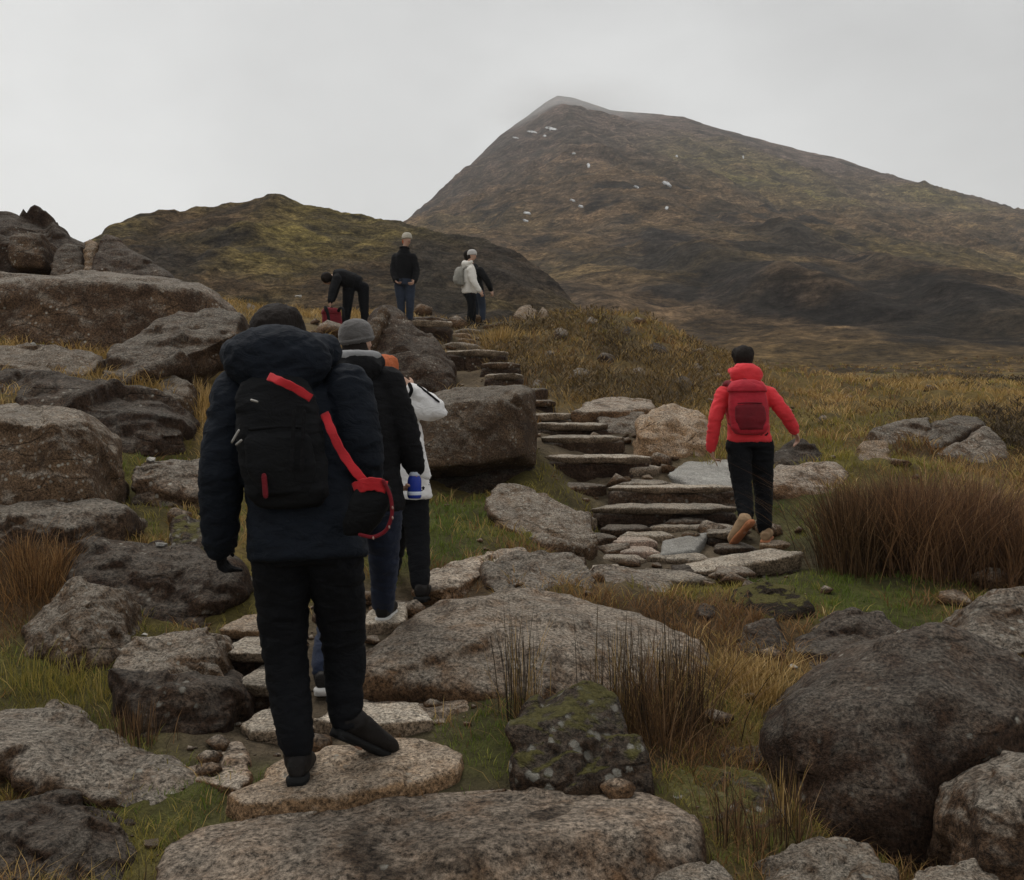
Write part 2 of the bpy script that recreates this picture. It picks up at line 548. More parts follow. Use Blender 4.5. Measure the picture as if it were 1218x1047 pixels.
def slab(label, mat, x0, x1, yt, yb, d, dep, tilt=0.02, name='stone_step', group='stone steps of the path', strata=0.8, rough=0.4, seed=0, slant=0.0):
    """flat stone: front edge from x0 to x1, top at yt, foot at yb, running back dep metres"""
    r = random.Random(int(x0 * 7 + yt * 13 + seed))
    a = W(x0, yt, d); b = W(x1, yt, d)
    zb = W(x0, yb, d).z
    w = b.x - a.x
    P = []
    n = 5
    for i in range(n):
        u = i / (n - 1)
        jit = r.uniform(-0.06, 0.05) * dep if 0 < i < n - 1 else r.uniform(0.1, 0.3) * dep
        z = a.z + r.uniform(-0.012, 0.006) * d * 0.15 + slant * (u - 0.5)
        P.append(Vector((a.x + w * u, d + jit, z)))
        P.append(Vector((a.x + w * (0.02 + 0.96 * u), d + jit + 0.03, zb)))
    for i in range(4):
        u = (i + 0.5) / 4
        P.append(Vector((a.x + w * (0.06 + 0.88 * u), d + dep * r.uniform(0.85, 1.05), a.z + tilt + slant * (u - 0.5))))
    rise = a.z - zb
    thick = min(rise, max(0.05, 0.006 * d))
    if rise > thick * 1.5:
        for p in P:
            if p.z < zb + 0.002:
                p.z = a.z - thick + r.uniform(-0.01, 0.012)
        Q = []
        for i in range(4):
            u = 0.03 + 0.94 * i / 3
            y0 = d + 0.05 + r.uniform(0, 0.04)
            Q += [Vector((a.x + w * u, y0, a.z - thick * 0.8)), Vector((a.x + w * u, y0 - 0.02, zb)), Vector((a.x + w * u, d + dep * 0.7, a.z - thick * 0.8))]
    else:
        Q = None
    ROCKS.append(dict(name=name, label=label, mat=mat, P=P, t=0.02, strata=strata, rough=rough, cat='stone step', group=group, sink=0.14 if Q is None else 0.0, riser=Q))
    BASES.append(((a.x + b.x) / 2, d - 0.03, zb + 0.01))
    BASES.append(((a.x + b.x) / 2, d + dep, a.z - 0.05))


B, ST = 'boulder', 'flat_rock'
# --- left side, far to near
rock('crag', 'dark brown crag sloping down from the left edge beneath the sky', 'dark', [(-30, 262, 16), (10, 252, 16), (26, 254, 16), (48, 268, 16), (78, 290, 15.8), (96, 296, 15.5), (96, 334, 15), (10, 338, 14.6), (-40, 338, 14.6), (15, 276, 15.2), (50, 280, 15.2)], 2.0, 0.5, 1.3, 'crag')
rock(B, 'squarish grey block lodged under the crag at the left edge', 'grey', [(14, 276, 14.5), (48, 275, 14.5), (52, 299, 14.4), (12, 302, 14.3), (50, 306, 14.3)], 0.6, 0.3, base=False)
rock(B, 'rounded grey boulder just left of the upright pale slab', 'grey', [(62, 300, 14.3), (78, 292, 14.6), (97, 294, 14.5), (99, 332, 14), (60, 334, 13.9)], 0.6, 0.2, base=False)
rock(ST, 'thin pale slab standing upright against the dark pointed boulder', 'pale', [(100, 290, 14.2), (109, 285, 14.3), (115, 291, 14.2), (109, 333, 13.7), (100, 333, 13.7)], 0.25, 0.2, cat='rock slab', base=False)
rock(B, 'dark pointed boulder leaning beside the thin upright slab', 'dark', [(108, 334, 13.6), (112, 300, 14.0), (124, 281, 14.4), (140, 287, 14.4), (178, 311, 14.2), (209, 335, 13.7)], 1.0, 0.35)
rock(B, 'huge long dark block with a flat pale top on the left skyline', 'grey', [(-60, 329, 11.6), (10, 328, 11.6), (120, 331, 11.8), (232, 340, 12.0), (262, 354, 12.0), (277, 370, 11.7), (250, 376, 11.2), (180, 398, 10.9), (150, 413, 10.8), (110, 418, 10.8), (10, 414, 10.7), (-60, 414, 10.7), (10, 341, 11.0), (120, 343, 11.0), (225, 348, 11.1)], 1.2, 0.45, 0.55)
rock(ST, 'long pale slab leaning against the huge dark block', 'grey', [(112, 444, 9.2), (122, 424, 9.7), (182, 396, 10.2), (188, 387, 10.4), (250, 373, 10.6), (284, 377, 10.5), (278, 396, 10.0), (205, 422, 9.4), (152, 454, 9.0), (118, 452, 9.0)], 0.5, 0.7, cat='rock slab')
rock(B, 'low pale boulder beneath the huge block at the left edge', 'speck', [(-30, 414, 9.7), (10, 411, 9.8), (62, 409, 9.8), (108, 419, 9.6), (114, 438, 9.3), (62, 452, 9.1), (-30, 452, 9.1)], 0.7, 0.4)
rock(B, 'small dark boulder with a rounded top at the left edge', 'dark', [(-20, 442, 8.9), (10, 439, 9.0), (42, 440, 9.0), (66, 451, 8.8), (62, 470, 8.5), (-20, 476, 8.4)], 0.5, 0.4)
rock('rock_ledge', 'wide dark layered ledge above the square block', 'dark', [(-20, 470, 8.6), (46, 461, 8.8), (122, 465, 8.8), (190, 474, 8.7), (216, 500, 8.4), (214, 538, 8.0), (120, 542, 7.9), (-20, 530, 8.0), (40, 476, 8.3), (150, 486, 8.2)], 0.9, 0.9, 1.2, cat='rock ledge')
rock(B, 'small pale stone on the grass above the layered ledge', 'speck', [(184, 458, 9.2), (205, 448, 9.4), (226, 455, 9.2), (222, 476, 8.9), (188, 474, 8.9)], 0.3, 0.3)
rock(B, 'square upright block with a flat pale top at the left edge', 'speck', [(-40, 494, 6.8), (10, 490, 6.9), (56, 486, 7.0), (94, 489, 6.9), (104, 506, 6.6), (62, 508, 6.3), (10, 502, 6.4), (-40, 506, 6.4), (109, 560, 6.5), (107, 592, 6.35), (62, 596, 6.15), (10, 600, 6.2), (-40, 602, 6.2)], 0.6, 0.2, 0.9)
rock(ST, 'flat table-like slab with a dark front below the square block', 'grey', [(-40, 606, 6.2), (10, 602, 6.3), (94, 590, 6.5), (146, 602, 6.2), (150, 611, 6.0), (62, 621, 5.8), (-40, 617, 5.8), (150, 634, 5.95), (90, 652, 5.75), (-40, 648, 5.7)], 0.4, 0.5, 0.8, cat='rock slab')
rock(B, 'dull grey boulder in the grass left of the navy jacket', 'grey', [(158, 566, 7.0), (170, 550, 7.3), (192, 544, 7.4), (246, 549, 7.3), (262, 590, 7.0), (240, 600, 6.9), (160, 603, 6.9)], 0.5, 0.2)
rock(B, 'greenish weathered cube of rock beside the navy sleeve', 'mossy', [(202, 632, 6.2), (214, 620, 6.4), (262, 620, 6.4), (264, 655, 6.1), (205, 660, 6.0)], 0.35, 0.3)
rock(B, 'large dark rock mass behind the pointed grey boulder', 'dark', [(82, 668, 5.7), (108, 651, 5.9), (176, 648, 6.0), (232, 656, 5.9), (266, 682, 5.6), (262, 746, 5.25), (160, 752, 5.2), (92, 724, 5.3), (110, 664, 5.6), (220, 672, 5.55)], 0.5, 0.5, 1.3)
rock(B, 'pointed grey boulder near the left edge among rust grass', 'speck', [(26, 752, 4.9), (62, 724, 5.0), (90, 699, 5.1), (130, 700, 5.1), (143, 732, 4.95), (147, 784, 4.75), (82, 798, 4.6), (30, 768, 4.75), (100, 726, 4.8)], 0.4, 0.2)
rock(B, 'rounded grey boulder sitting on a dark slab on the left', 'speck', [(136, 796, 4.35), (150, 772, 4.5), (168, 759, 4.6), (226, 749, 4.7), (252, 757, 4.6), (257, 822, 4.3), (212, 830, 4.2), (172, 816, 4.2)], 0.35, 0.2, base=False)
rock(ST, 'dark slab under the rounded grey boulder on the left', 'dark', [(130, 796, 4.25), (186, 814, 4.1), (268, 826, 4.15), (268, 862, 4.05), (222, 878, 3.95), (150, 872, 3.98), (132, 800, 4.4), (262, 806, 4.6)], 0.3, 0.5, cat='rock slab')
rock(ST, 'long ribbed slab slanting down across the lower left', 'grey', [(-40, 860, 4.0), (10, 849, 4.1), (60, 846, 4.15), (112, 867, 4.05), (202, 909, 3.8), (226, 950, 3.6), (216, 996, 3.4), (180, 986, 3.4), (120, 946, 3.5), (70, 926, 3.55), (-40, 884, 3.7)], 0.25, 0.9, 1.2, cat='rock slab')
rock(B, 'dark lichen-spotted boulder in the bottom left corner', 'dark', [(-40, 966, 3.3), (10, 958, 3.35), (60, 954, 3.4), (120, 976, 3.35), (147, 1022, 3.2), (140, 1060, 3.05), (-40, 1070, 2.95), (20, 990, 3.15), (90, 1000, 3.15)], 0.3, 0.4, 1.2, base=False)
# --- middle
rock(B, 'steep dark boulder rising behind the grey knitted hat', 'dark', [(438, 398, 13.6), (446, 372, 14.0), (455, 364, 14.1), (482, 384, 14.0), (512, 405, 13.7), (536, 430, 13.3), (542, 470, 12.9), (500, 478, 12.7), (440, 470, 12.8), (470, 400, 13.3), (505, 436, 12.9)], 1.0, 0.2)
rock(ST, 'sharp pale fin of rock beside the dark boulder behind the hat', 'speck', [(432, 402, 13.4), (456, 362, 13.6), (464, 368, 13.6), (450, 398, 13.3), (430, 414, 13.2)], 0.25, 0.2, cat='rock slab', base=False)
rock(B, 'big speckled square block beside the white raised sleeve', 'speck', [(492, 482, 9.2), (510, 470, 9.5), (556, 474, 9.5), (618, 461, 9.6), (632, 468, 9.6), (634, 520, 9.3), (616, 540, 8.9), (560, 552, 8.75), (500, 557, 8.7), (490, 550, 8.8), (505, 484, 9.0), (612, 476, 9.05), (632, 552, 9.3)], 0.7, 0.15, 0.45, base=False, sink=0.0)
rock('rock_ledge', 'dark recessed rock carrying the big speckled block', 'dark', [(500, 552, 9.4), (632, 548, 9.45), (632, 592, 9.3), (560, 592, 9.1), (500, 580, 9.2)], 0.5, 0.9, cat='rock ledge')
rock(B, 'wedge-shaped grey boulder sloping right below the speckled block', 'speck', [(582, 598, 7.9), (598, 580, 8.2), (640, 590, 8.1), (702, 616, 7.9), (709, 638, 7.6), (692, 652, 7.4), (640, 640, 7.4), (586, 618, 7.6)], 0.4, 0.3)
rock(ST, 'long low mossy ledge edging the green grass patch', 'tan', [(500, 690, 6.3), (540, 668, 6.6), (618, 650, 7.0), (628, 657, 6.9), (545, 684, 6.3), (530, 705, 6.0), (500, 705, 6.0)], 0.25, 0.6, cat='rock slab')
rock(B, 'low brown boulder just above the rushes', 'grey', [(576, 690, 6.2), (582, 674, 6.4), (602, 662, 6.6), (645, 657, 6.7), (692, 663, 6.6), (704, 690, 6.2), (694, 716, 5.95), (600, 712, 5.9)], 0.35, 0.4)
rock(ST, 'narrow flat stone right of the low brown boulder', 'grey', [(705, 674, 6.8), (742, 674, 6.8), (800, 692, 6.5), (784, 712, 6.2), (732, 698, 6.3), (708, 690, 6.4)], 0.25, 0.7, cat='rock slab')
rock(B, 'large whaleback boulder with a pale top behind the rushes', 'tan', [(436, 790, 4.72), (470, 762, 4.95), (510, 730, 5.3), (600, 703, 5.7), (700, 709, 5.7), (782, 738, 5.5), (836, 776, 5.1), (820, 812, 4.75), (700, 830, 4.5), (596, 836, 4.4), (500, 828, 4.4), (440, 804, 4.5), (560, 742, 4.95), (640, 776, 4.7), (490, 768, 4.75), (720, 784, 4.8)], 0.4, 0.35, 0.7)
rock(B, 'dark mossy boulder spotted with white lichen in front of the rushes', 'mossy', [(612, 872, 3.75), (640, 836, 3.95), (690, 815, 4.05), (732, 834, 3.95), (757, 880, 3.75), (772, 932, 3.6), (690, 940, 3.55), (620, 925, 3.6), (680, 848, 3.75)], 0.3, 0.2, 1.2)
rock(ST, 'long layered grey-brown bedrock slab across the bottom of the photograph', 'bed', [(180, 1040, 3.05), (190, 1008, 3.2), (232, 984, 3.35), (380, 959, 3.5), (520, 945, 3.62), (620, 935, 3.68), (740, 929, 3.7), (775, 944, 3.6), (824, 962, 3.4), (830, 1022, 3.22), (800, 1064, 3.1), (600, 1075, 2.98), (560, 1012, 3.06), (690, 996, 3.15), (812, 986, 3.27), (180, 1080, 2.85), (420, 1080, 2.85)], 0.09, 1.0, 0.45, cat='rock slab', base=False)
rock(ST, 'thin cracked layer of rock lying on the long bedrock slab', 'bed', [(366, 1008, 3.2), (420, 978, 3.36), (520, 950, 3.53), (640, 934, 3.63), (712, 946, 3.55), (640, 990, 3.2), (520, 1040, 3.0), (400, 1042, 3.02)], 0.02, 0.6, 0.5, cat='rock slab', base=False, sink=0.08)
rock(ST, 'narrow tan flake at the left end of the long bedrock slab', 'tan', [(206, 1002, 3.25), (300, 972, 3.42), (372, 957, 3.5), (380, 966, 3.44), (300, 990, 3.3), (214, 1014, 3.16)], 0.02, 0.6, 0.5, cat='rock slab', base=False, sink=0.08)
# --- right
rock('peat_bank', 'overhanging dark peat bank with turf on top beside the green grass', 'peat', [(872, 716, 6.0), (885, 700, 6.3), (915, 692, 6.4), (945, 700, 6.3), (958, 726, 6.0), (952, 758, 5.8), (905, 750, 5.8), (876, 748, 5.85)], 0.4, 0.5, 1.3, cat='peat bank')
rock(B, 'mossy pale boulder low down between rushes and the huge boulder', 'mossy', [(796, 930, 3.75), (812, 911, 3.9), (842, 907, 3.95), (906, 934, 3.85), (928, 962, 3.7), (902, 992, 3.5), (820, 985, 3.5)], 0.3, 0.3)
rock(B, 'huge domed dark boulder filling the lower right', 'dark', [(938, 890, 3.9), (960, 850, 4.0), (1010, 800, 4.15), (1058, 768, 4.25), (1110, 755, 4.3), (1140, 762, 4.3), (1215, 800, 4.2), (1260, 850, 4.1), (1270, 1040, 3.75), (1080, 1060, 3.55), (985, 1010, 3.65), (945, 950, 3.75), (1000, 880, 3.75), (1110, 830, 3.85), (1200, 870, 3.8), (1060, 960, 3.58)], 0.7, 0.15, 0.6)
rock(B, 'pale-topped boulder cut off by the right edge near the bottom', 'grey', [(1165, 944, 3.35), (1190, 918, 3.45), (1225, 898, 3.5), (1280, 905, 3.5), (1280, 1060, 3.1), (1185, 1050, 3.1), (1172, 990, 3.2), (1230, 930, 3.25)], 0.35, 0.3, base=False)
rock(B, 'dark low boulder behind the huge domed boulder', 'dark', [(936, 796, 5.3), (955, 764, 5.5), (984, 742, 5.65), (1012, 727, 5.7), (1052, 735, 5.7), (1088, 757, 5.5), (1090, 800, 5.2), (1000, 806, 5.1), (950, 816, 5.1)], 0.5, 0.3)
rock(B, 'round grey boulder at the right edge below the brown tussock', 'grey', [(1152, 756, 5.2), (1166, 724, 5.4), (1190, 706, 5.5), (1220, 700, 5.5), (1270, 716, 5.4), (1270, 800, 5.0), (1165, 790, 5.05)], 0.5, 0.2)
rock(B, 'dark stone in the peat hollow left of the green grass', 'dark', [(878, 768, 5.4), (888, 744, 5.6), (920, 738, 5.65), (938, 760, 5.5), (934, 788, 5.25), (884, 786, 5.25)], 0.3, 0.3)
rock(B, 'flat dark stone under the golden grass beside the huge boulder', 'dark', [(848, 886, 4.2), (860, 872, 4.35), (925, 874, 4.35), (938, 890, 4.2), (930, 912, 4.0), (856, 906, 4.0)], 0.3, 0.4)
rock(B, 'pale stone at the bottom edge under the thin rush stems', 'speck', [(915, 1050, 3.15), (950, 1015, 3.3), (985, 1000, 3.35), (1030, 1003, 3.35), (1045, 1030, 3.25), (1040, 1075, 3.05), (920, 1080, 3.0)], 0.2, 0.3, base=False)
rock(B, 'small pale stone half cut off by the bottom edge, left of two', 'speck', [(785, 1050, 3.05), (815, 1030, 3.15), (850, 1027, 3.18), (872, 1045, 3.1), (868, 1080, 2.95), (790, 1085, 2.95)], 0.18, 0.3, base=False)
rock(B, 'small grey stone tucked right of the pale bottom stone', 'speck', [(1006, 1050, 3.1), (1030, 1028, 3.2), (1062, 1036, 3.2), (1070, 1080, 3.0), (1010, 1085, 2.95)], 0.18, 0.3, base=False)
rock(B, 'low grey stone at the bottom edge in front of the huge boulder', 'speck', [(1105, 1052, 3.1), (1140, 1030, 3.2), (1175, 1028, 3.2), (1195, 1050, 3.1), (1190, 1085, 3.0), (1110, 1085, 3.0)], 0.18, 0.3, base=False)
rock(ST, 'pale-topped overhanging ledge right of the red jacket walker', 'tan', [(908, 568, 9.3), (930, 557, 9.7), (998, 555, 9.8), (1006, 566, 9.5), (1002, 580, 9.2), (985, 600, 9.1), (920, 605, 9.05), (905, 575, 9.15)], 0.4, 0.5, cat='rock slab')
rock(B, 'small dark rough rock beyond the overhanging ledge', 'dark', [(922, 548, 10.2), (932, 530, 10.5), (955, 522, 10.6), (985, 545, 10.3), (978, 558, 10.1), (924, 560, 10.0)], 0.35, 0.5)
rock(B, 'small pale upright stone behind the brown tussock', 'pale', [(1020, 545, 10.0), (1028, 527, 10.2), (1055, 524, 10.2), (1058, 550, 9.9), (1022, 555, 9.8)], 0.25, 0.3)
rock(B, 'overhanging grey rock left of the cracked slabs', 'grey', [(1040, 514, 11.6), (1066, 502, 12.0), (1103, 496, 12.2), (1106, 512, 11.9), (1098, 534, 11.3), (1062, 538, 11.2)], 0.4, 0.4)
rock(ST, 'upper of the two grey slabs split by a crack', 'grey', [(1100, 524, 11.6), (1112, 506, 12.1), (1140, 494, 12.5), (1162, 497, 12.4), (1170, 508, 12.1), (1120, 534, 11.3), (1100, 540, 11.2)], 0.5, 0.6, cat='rock slab')
rock(ST, 'lower of the two grey slabs split by a crack', 'grey', [(1112, 544, 11.1), (1172, 510, 11.9), (1198, 534, 11.6), (1202, 562, 11.1), (1180, 572, 10.9), (1118, 560, 10.9)], 0.5, 0.6, cat='rock slab')
rock(B, 'big rounded pale boulder left of the red jacket walker', 'pale', [(758, 512, 10.3), (774, 489, 10.7), (800, 483, 10.9), (828, 494, 10.8), (846, 512, 10.6), (848, 538, 10.2), (778, 545, 10.0), (760, 530, 10.1), (795, 505, 10.3)], 0.5, 0.25)
rock(B, 'pale stone lying at the top of the ochre bank', 'pale', [(612, 374, 19.6), (618, 365, 19.9), (630, 363, 20), (638, 370, 19.8), (636, 378, 19.4), (614, 378, 19.4)], 0.3, 0.2, base=False)
rock(B, 'small pale stone right of the larger stone atop the ochre bank', 'pale', [(640, 374, 19.6), (645, 364, 19.8), (651, 370, 19.7), (652, 378, 19.4), (641, 378, 19.4)], 0.2, 0.2, base=False)

# --- smaller stones
rock(B, 'low grey rock on the ochre bank just right of the upper steps', 'grey', [(658, 402, 17.2), (661, 393, 17.37), (665, 390, 17.54), (675, 394, 17.46), (678, 401, 17.2), (670, 403, 16.94), (664, 396, 16.94)], 0.15, 0.4)
rock(B, 'flat grey rock near the crest of the ochre bank', 'grey', [(695, 388, 18.6), (699, 380, 18.79), (702, 377, 18.97), (714, 381, 18.88), (717, 387, 18.6), (708, 389, 18.32), (702, 382, 18.32)], 0.17, 0.4)
rock(B, 'dark stone near the middle of the ochre bank crest', 'dark', [(737, 398, 18.0), (740, 390, 18.18), (745, 387, 18.36), (751, 390, 18.27), (753, 398, 18.0), (747, 399, 17.73), (742, 393, 17.73)], 0.12, 0.4)
rock(B, 'dark rock on the right shoulder of the ochre bank', 'dark', [(770, 420, 17.0), (774, 410, 17.17), (779, 407, 17.34), (791, 412, 17.25), (794, 419, 17.0), (784, 421, 16.75), (777, 414, 16.75)], 0.17, 0.4)
rock(B, 'dark rock in the middle of the ochre bank', 'dark', [(709, 432, 15.6), (713, 421, 15.76), (718, 418, 15.91), (731, 423, 15.83), (735, 431, 15.6), (725, 433, 15.37), (717, 424, 15.37)], 0.17, 0.4)
rock(B, 'grey rock low on the ochre bank above the broad pale slab', 'grey', [(675, 455, 14.2), (680, 442, 14.34), (691, 437, 14.48), (701, 442, 14.41), (705, 454, 14.2), (693, 456, 13.99), (684, 446, 13.99)], 0.18, 0.4)
rock(B, 'small grey rock on the ochre bank above the pale boulder', 'grey', [(750, 448, 15.0), (753, 439, 15.15), (760, 436, 15.3), (767, 440, 15.22), (770, 447, 15.0), (762, 449, 14.78), (756, 442, 14.78)], 0.13, 0.4)
rock(B, 'dark rock at the right foot of the ochre bank', 'dark', [(799, 462, 14.4), (803, 452, 14.54), (811, 447, 14.69), (821, 451, 14.62), (825, 461, 14.4), (815, 463, 14.18), (807, 455, 14.18)], 0.16, 0.4)
rock(B, 'small speckled rock beside the upper steps', 'speck', [(648, 425, 15.8), (650, 418, 15.96), (655, 416, 16.12), (660, 418, 16.04), (662, 425, 15.8), (656, 426, 15.56), (652, 420, 15.56)], 0.12, 0.4)
rock(B, 'grey stone between the ochre bank and the narrow steps', 'grey', [(631, 462, 13.5), (634, 454, 13.63), (639, 452, 13.77), (646, 456, 13.7), (649, 462, 13.5), (642, 463, 13.3), (636, 457, 13.3)], 0.12, 0.4)
rock(B, 'small pale stone at the right end of the ochre bank', 'speck', [(823, 440, 16.6), (825, 434, 16.77), (829, 432, 16.93), (835, 433, 16.85), (837, 440, 16.6), (831, 441, 16.35), (827, 436, 16.35)], 0.12, 0.4)
rock(B, 'low grey rock left of the red jacket shoulder', 'grey', [(870, 508, 12.6), (873, 500, 12.73), (880, 498, 12.85), (887, 502, 12.79), (890, 508, 12.6), (882, 509, 12.41), (876, 503, 12.41)], 0.12, 0.4)
rock(B, 'low flat rock on the golden grass right of the red sleeve', 'grey', [(971, 500, 14.2), (974, 494, 14.34), (980, 492, 14.48), (986, 493, 14.41), (989, 500, 14.2), (982, 501, 13.99), (976, 496, 13.99)], 0.12, 0.4)
rock(B, 'flat grey rock far out on the golden grass', 'grey', [(999, 478, 17.0), (1003, 472, 17.17), (1010, 470, 17.34), (1018, 473, 17.25), (1021, 478, 17.0), (1012, 479, 16.75), (1006, 474, 16.75)], 0.16, 0.4)
rock(B, 'low grey rock on the golden grass beyond the cracked slabs', 'grey', [(1155, 478, 17.0), (1160, 470, 17.17), (1168, 468, 17.34), (1181, 472, 17.25), (1185, 478, 17.0), (1173, 479, 16.75), (1164, 473, 16.75)], 0.22, 0.4)
rock(B, 'dark rock at the far edge of the golden grass', 'dark', [(1127, 462, 24.0), (1131, 456, 24.24), (1137, 453, 24.48), (1149, 457, 24.36), (1153, 462, 24.0), (1143, 463, 23.64), (1135, 458, 23.64)], 0.27, 0.4)
rock(B, 'low rock on the grass above the navy hood', 'grey', [(289, 372, 18.0), (293, 364, 18.18), (296, 362, 18.36), (308, 366, 18.27), (311, 372, 18.0), (302, 373, 17.73), (296, 367, 17.73)], 0.17, 0.4)
rock(B, 'dark stone right of the leaning slab', 'dark', [(230, 400, 14.0), (233, 391, 14.14), (239, 388, 14.28), (247, 392, 14.21), (250, 399, 14.0), (242, 401, 13.79), (236, 394, 13.79)], 0.12, 0.4)
rock(B, 'grey stone behind the navy walker head', 'grey', [(336, 392, 15.5), (339, 384, 15.65), (346, 382, 15.81), (351, 385, 15.73), (354, 392, 15.5), (347, 393, 15.27), (341, 387, 15.27)], 0.12, 0.4)
rock(B, 'dark stone wedged below the leaning slab', 'dark', [(153, 452, 9.4), (157, 443, 9.49), (161, 439, 9.59), (174, 444, 9.54), (177, 451, 9.4), (167, 453, 9.26), (160, 446, 9.26)], 0.12, 0.4)
rock(B, 'small stone under the lower end of the leaning slab', 'grey', [(121, 455, 9.3), (124, 448, 9.39), (128, 444, 9.49), (136, 449, 9.44), (139, 454, 9.3), (132, 456, 9.16), (126, 450, 9.16)], 0.12, 0.4)
rock(B, 'dark pebble-like stone right of the table-like slab', 'dark', [(147, 632, 6.4), (150, 623, 6.46), (154, 619, 6.53), (161, 625, 6.5), (163, 631, 6.4), (157, 633, 6.3), (152, 626, 6.3)], 0.12, 0.4)
rock(B, 'low dark stone below the greenish cube', 'dark', [(172, 660, 6.0), (176, 650, 6.06), (180, 646, 6.12), (194, 649, 6.09), (198, 659, 6.0), (188, 661, 5.91), (180, 653, 5.91)], 0.12, 0.4)
rock(B, 'mossy stone beside the navy walker left hand', 'mossy', [(255, 690, 5.8), (261, 670, 5.86), (273, 664, 5.92), (289, 673, 5.89), (295, 689, 5.8), (279, 692, 5.71), (267, 677, 5.71)], 0.12, 0.4)
rock(B, 'dark stone at the right end of the layered ledge', 'dark', [(203, 500, 9.0), (207, 490, 9.09), (211, 486, 9.18), (224, 492, 9.13), (227, 499, 9.0), (217, 501, 8.87), (210, 493, 8.87)], 0.12, 0.4)
rock(B, 'small tan stone above the low brown boulder', 'tan', [(644, 668, 6.9), (648, 660, 6.97), (654, 657, 7.04), (663, 660, 7.0), (666, 668, 6.9), (657, 669, 6.8), (651, 663, 6.8)], 0.12, 0.4)
rock(B, 'grey stone where the flagstones begin', 'grey', [(677, 650, 7.6), (681, 641, 7.68), (690, 637, 7.75), (699, 643, 7.71), (703, 649, 7.6), (693, 651, 7.49), (685, 644, 7.49)], 0.12, 0.4)
rock(B, 'dark stone in the rust grass right of the whaleback', 'dark', [(825, 735, 5.8), (830, 723, 5.86), (836, 717, 5.92), (851, 722, 5.89), (855, 734, 5.8), (843, 736, 5.71), (834, 727, 5.71)], 0.12, 0.4)
rock(B, 'grey stone at the left foot of the dark tussock', 'grey', [(975, 640, 8.2), (978, 631, 8.28), (983, 627, 8.36), (992, 631, 8.32), (995, 639, 8.2), (987, 641, 8.08), (981, 634, 8.08)], 0.12, 0.4)

# --- the stone path: flat stones, far to near
slab('topmost narrow step at the feet of the far walkers', 'step', 538, 574, 390.5, 396, 18.2, 0.8)
slab('second step from the top of the path', 'pale', 528, 562, 396.5, 402, 17.2, 0.7)
slab('short bright step third from the top of the path', 'pale', 541, 566, 402.5, 407, 16.4, 0.6)
slab('wide bright step fourth from the top of the path', 'step', 525, 572, 407.5, 414, 15.5, 0.7)
slab('broad step with a tall dark riser high on the path', 'step', 528, 606, 416, 440, 14.3, 0.9)
slab('thick stone ledge at the feet of the standing walker', 'step', 481, 538, 381, 402, 16.2, 1.0)
slab('thin stone laid on the ledge beside the standing walker', 'grey', 487, 534, 376.5, 380.5, 17.0, 0.7)
slab('grey step above the big speckled block, upper of a pair', 'grey', 570, 621, 431, 446, 13.4, 0.6)
slab('grey step above the big speckled block, lower of a pair', 'step', 575, 624, 444, 462, 12.8, 0.6)
slab('narrow grey step right of the speckled block top, upper', 'grey', 624, 653, 462, 472, 12.3, 0.45)
slab('narrow grey step right of the speckled block top, lower', 'grey', 624, 663, 476, 488, 11.8, 0.45)
rock(ST, 'broad pale slab lying above the stacked steps', 'tan', [(678, 489, 11.3), (704, 476, 12.1), (736, 471, 12.5), (776, 477, 12.3), (782, 485, 11.7), (735, 488, 11.3), (680, 496, 11.3), (776, 493, 11.6)], 0.1, 0.7, 0.6, cat='rock slab', group='stone steps of the path')
rock(B, 'dark stone propping the broad pale slab', 'grey', [(712, 494, 11.4), (766, 491, 11.5), (772, 515, 11.1), (745, 522, 10.9), (715, 512, 11.0)], 0.3, 0.5)
slab('thin rounded stone topping the stacked steps', 'step', 634, 683, 492.5, 504, 11.2, 0.5)
slab('tan flat stone second in the stacked steps', 'step', 638, 727, 504.5, 519, 10.7, 0.5)
slab('long flat step with dark hollow below, third in the stack', 'step', 643, 746, 519.5, 541, 10.2, 0.45)
slab('long flat step with mossy riser, lowest in the stack', 'step', 646, 778, 543.5, 570, 9.7, 0.5)
rock(ST, 'light grey slate slab tilted beside the red walker legs', 'slate', [(793, 564, 9.5), (826, 578, 9.25), (878, 579, 9.25), (892, 546, 10.2), (818, 546, 10.1), (826, 584, 9.25), (876, 586, 9.25)], 0.05, 0.5, 0.12, cat='rock slab', group='stone steps of the path', base=False)
slab('long dark-fronted step below the slate slab', 'step', 722, 886, 580, 603, 9.05, 0.55)
slab('long thin step above the flagstones', 'step', 702, 884, 605, 626, 8.6, 0.42)
slab('thin grey flagstone behind the left pink flag', 'grey', 714, 778, 629, 637, 8.35, 0.25, name='flagstone')
slab('long thin flagstone running to the tan boots', 'step', 770, 884, 627, 633, 8.42, 0.2, name='flagstone')
slab('tan flagstone under the raised boot', 'step', 842, 884, 634, 646, 8.1, 0.28, name='flagstone')
slab('narrow flagstone above the pink stones', 'step', 736, 806, 637, 642, 8.15, 0.22, name='flagstone')
slab('upper of the two pinkish flagstones', 'pink', 728, 784, 644, 654, 7.95, 0.25, name='flagstone')
slab('lower of the two pinkish flagstones', 'pink', 732, 788, 656, 664, 7.75, 0.2, name='flagstone')
rock('flagstone', 'bluish grey flagstone with a slanting right edge', 'slate', [(784, 660, 7.7), (788, 642, 8.05), (846, 631, 8.3), (828, 653, 7.8), (786, 665, 7.7), (826, 657, 7.8)], 0.03, 0.4, 0.12, cat='stone step', group='stone steps of the path', base=False)
slab('grey flagstone at the left start of the paved patch', 'grey', 690, 736, 640, 646, 8.00, 0.28, name='flagstone')
slab('thin tan flagstone under the left pink flag', 'step', 712, 770, 664, 670, 7.60, 0.22, name='flagstone')
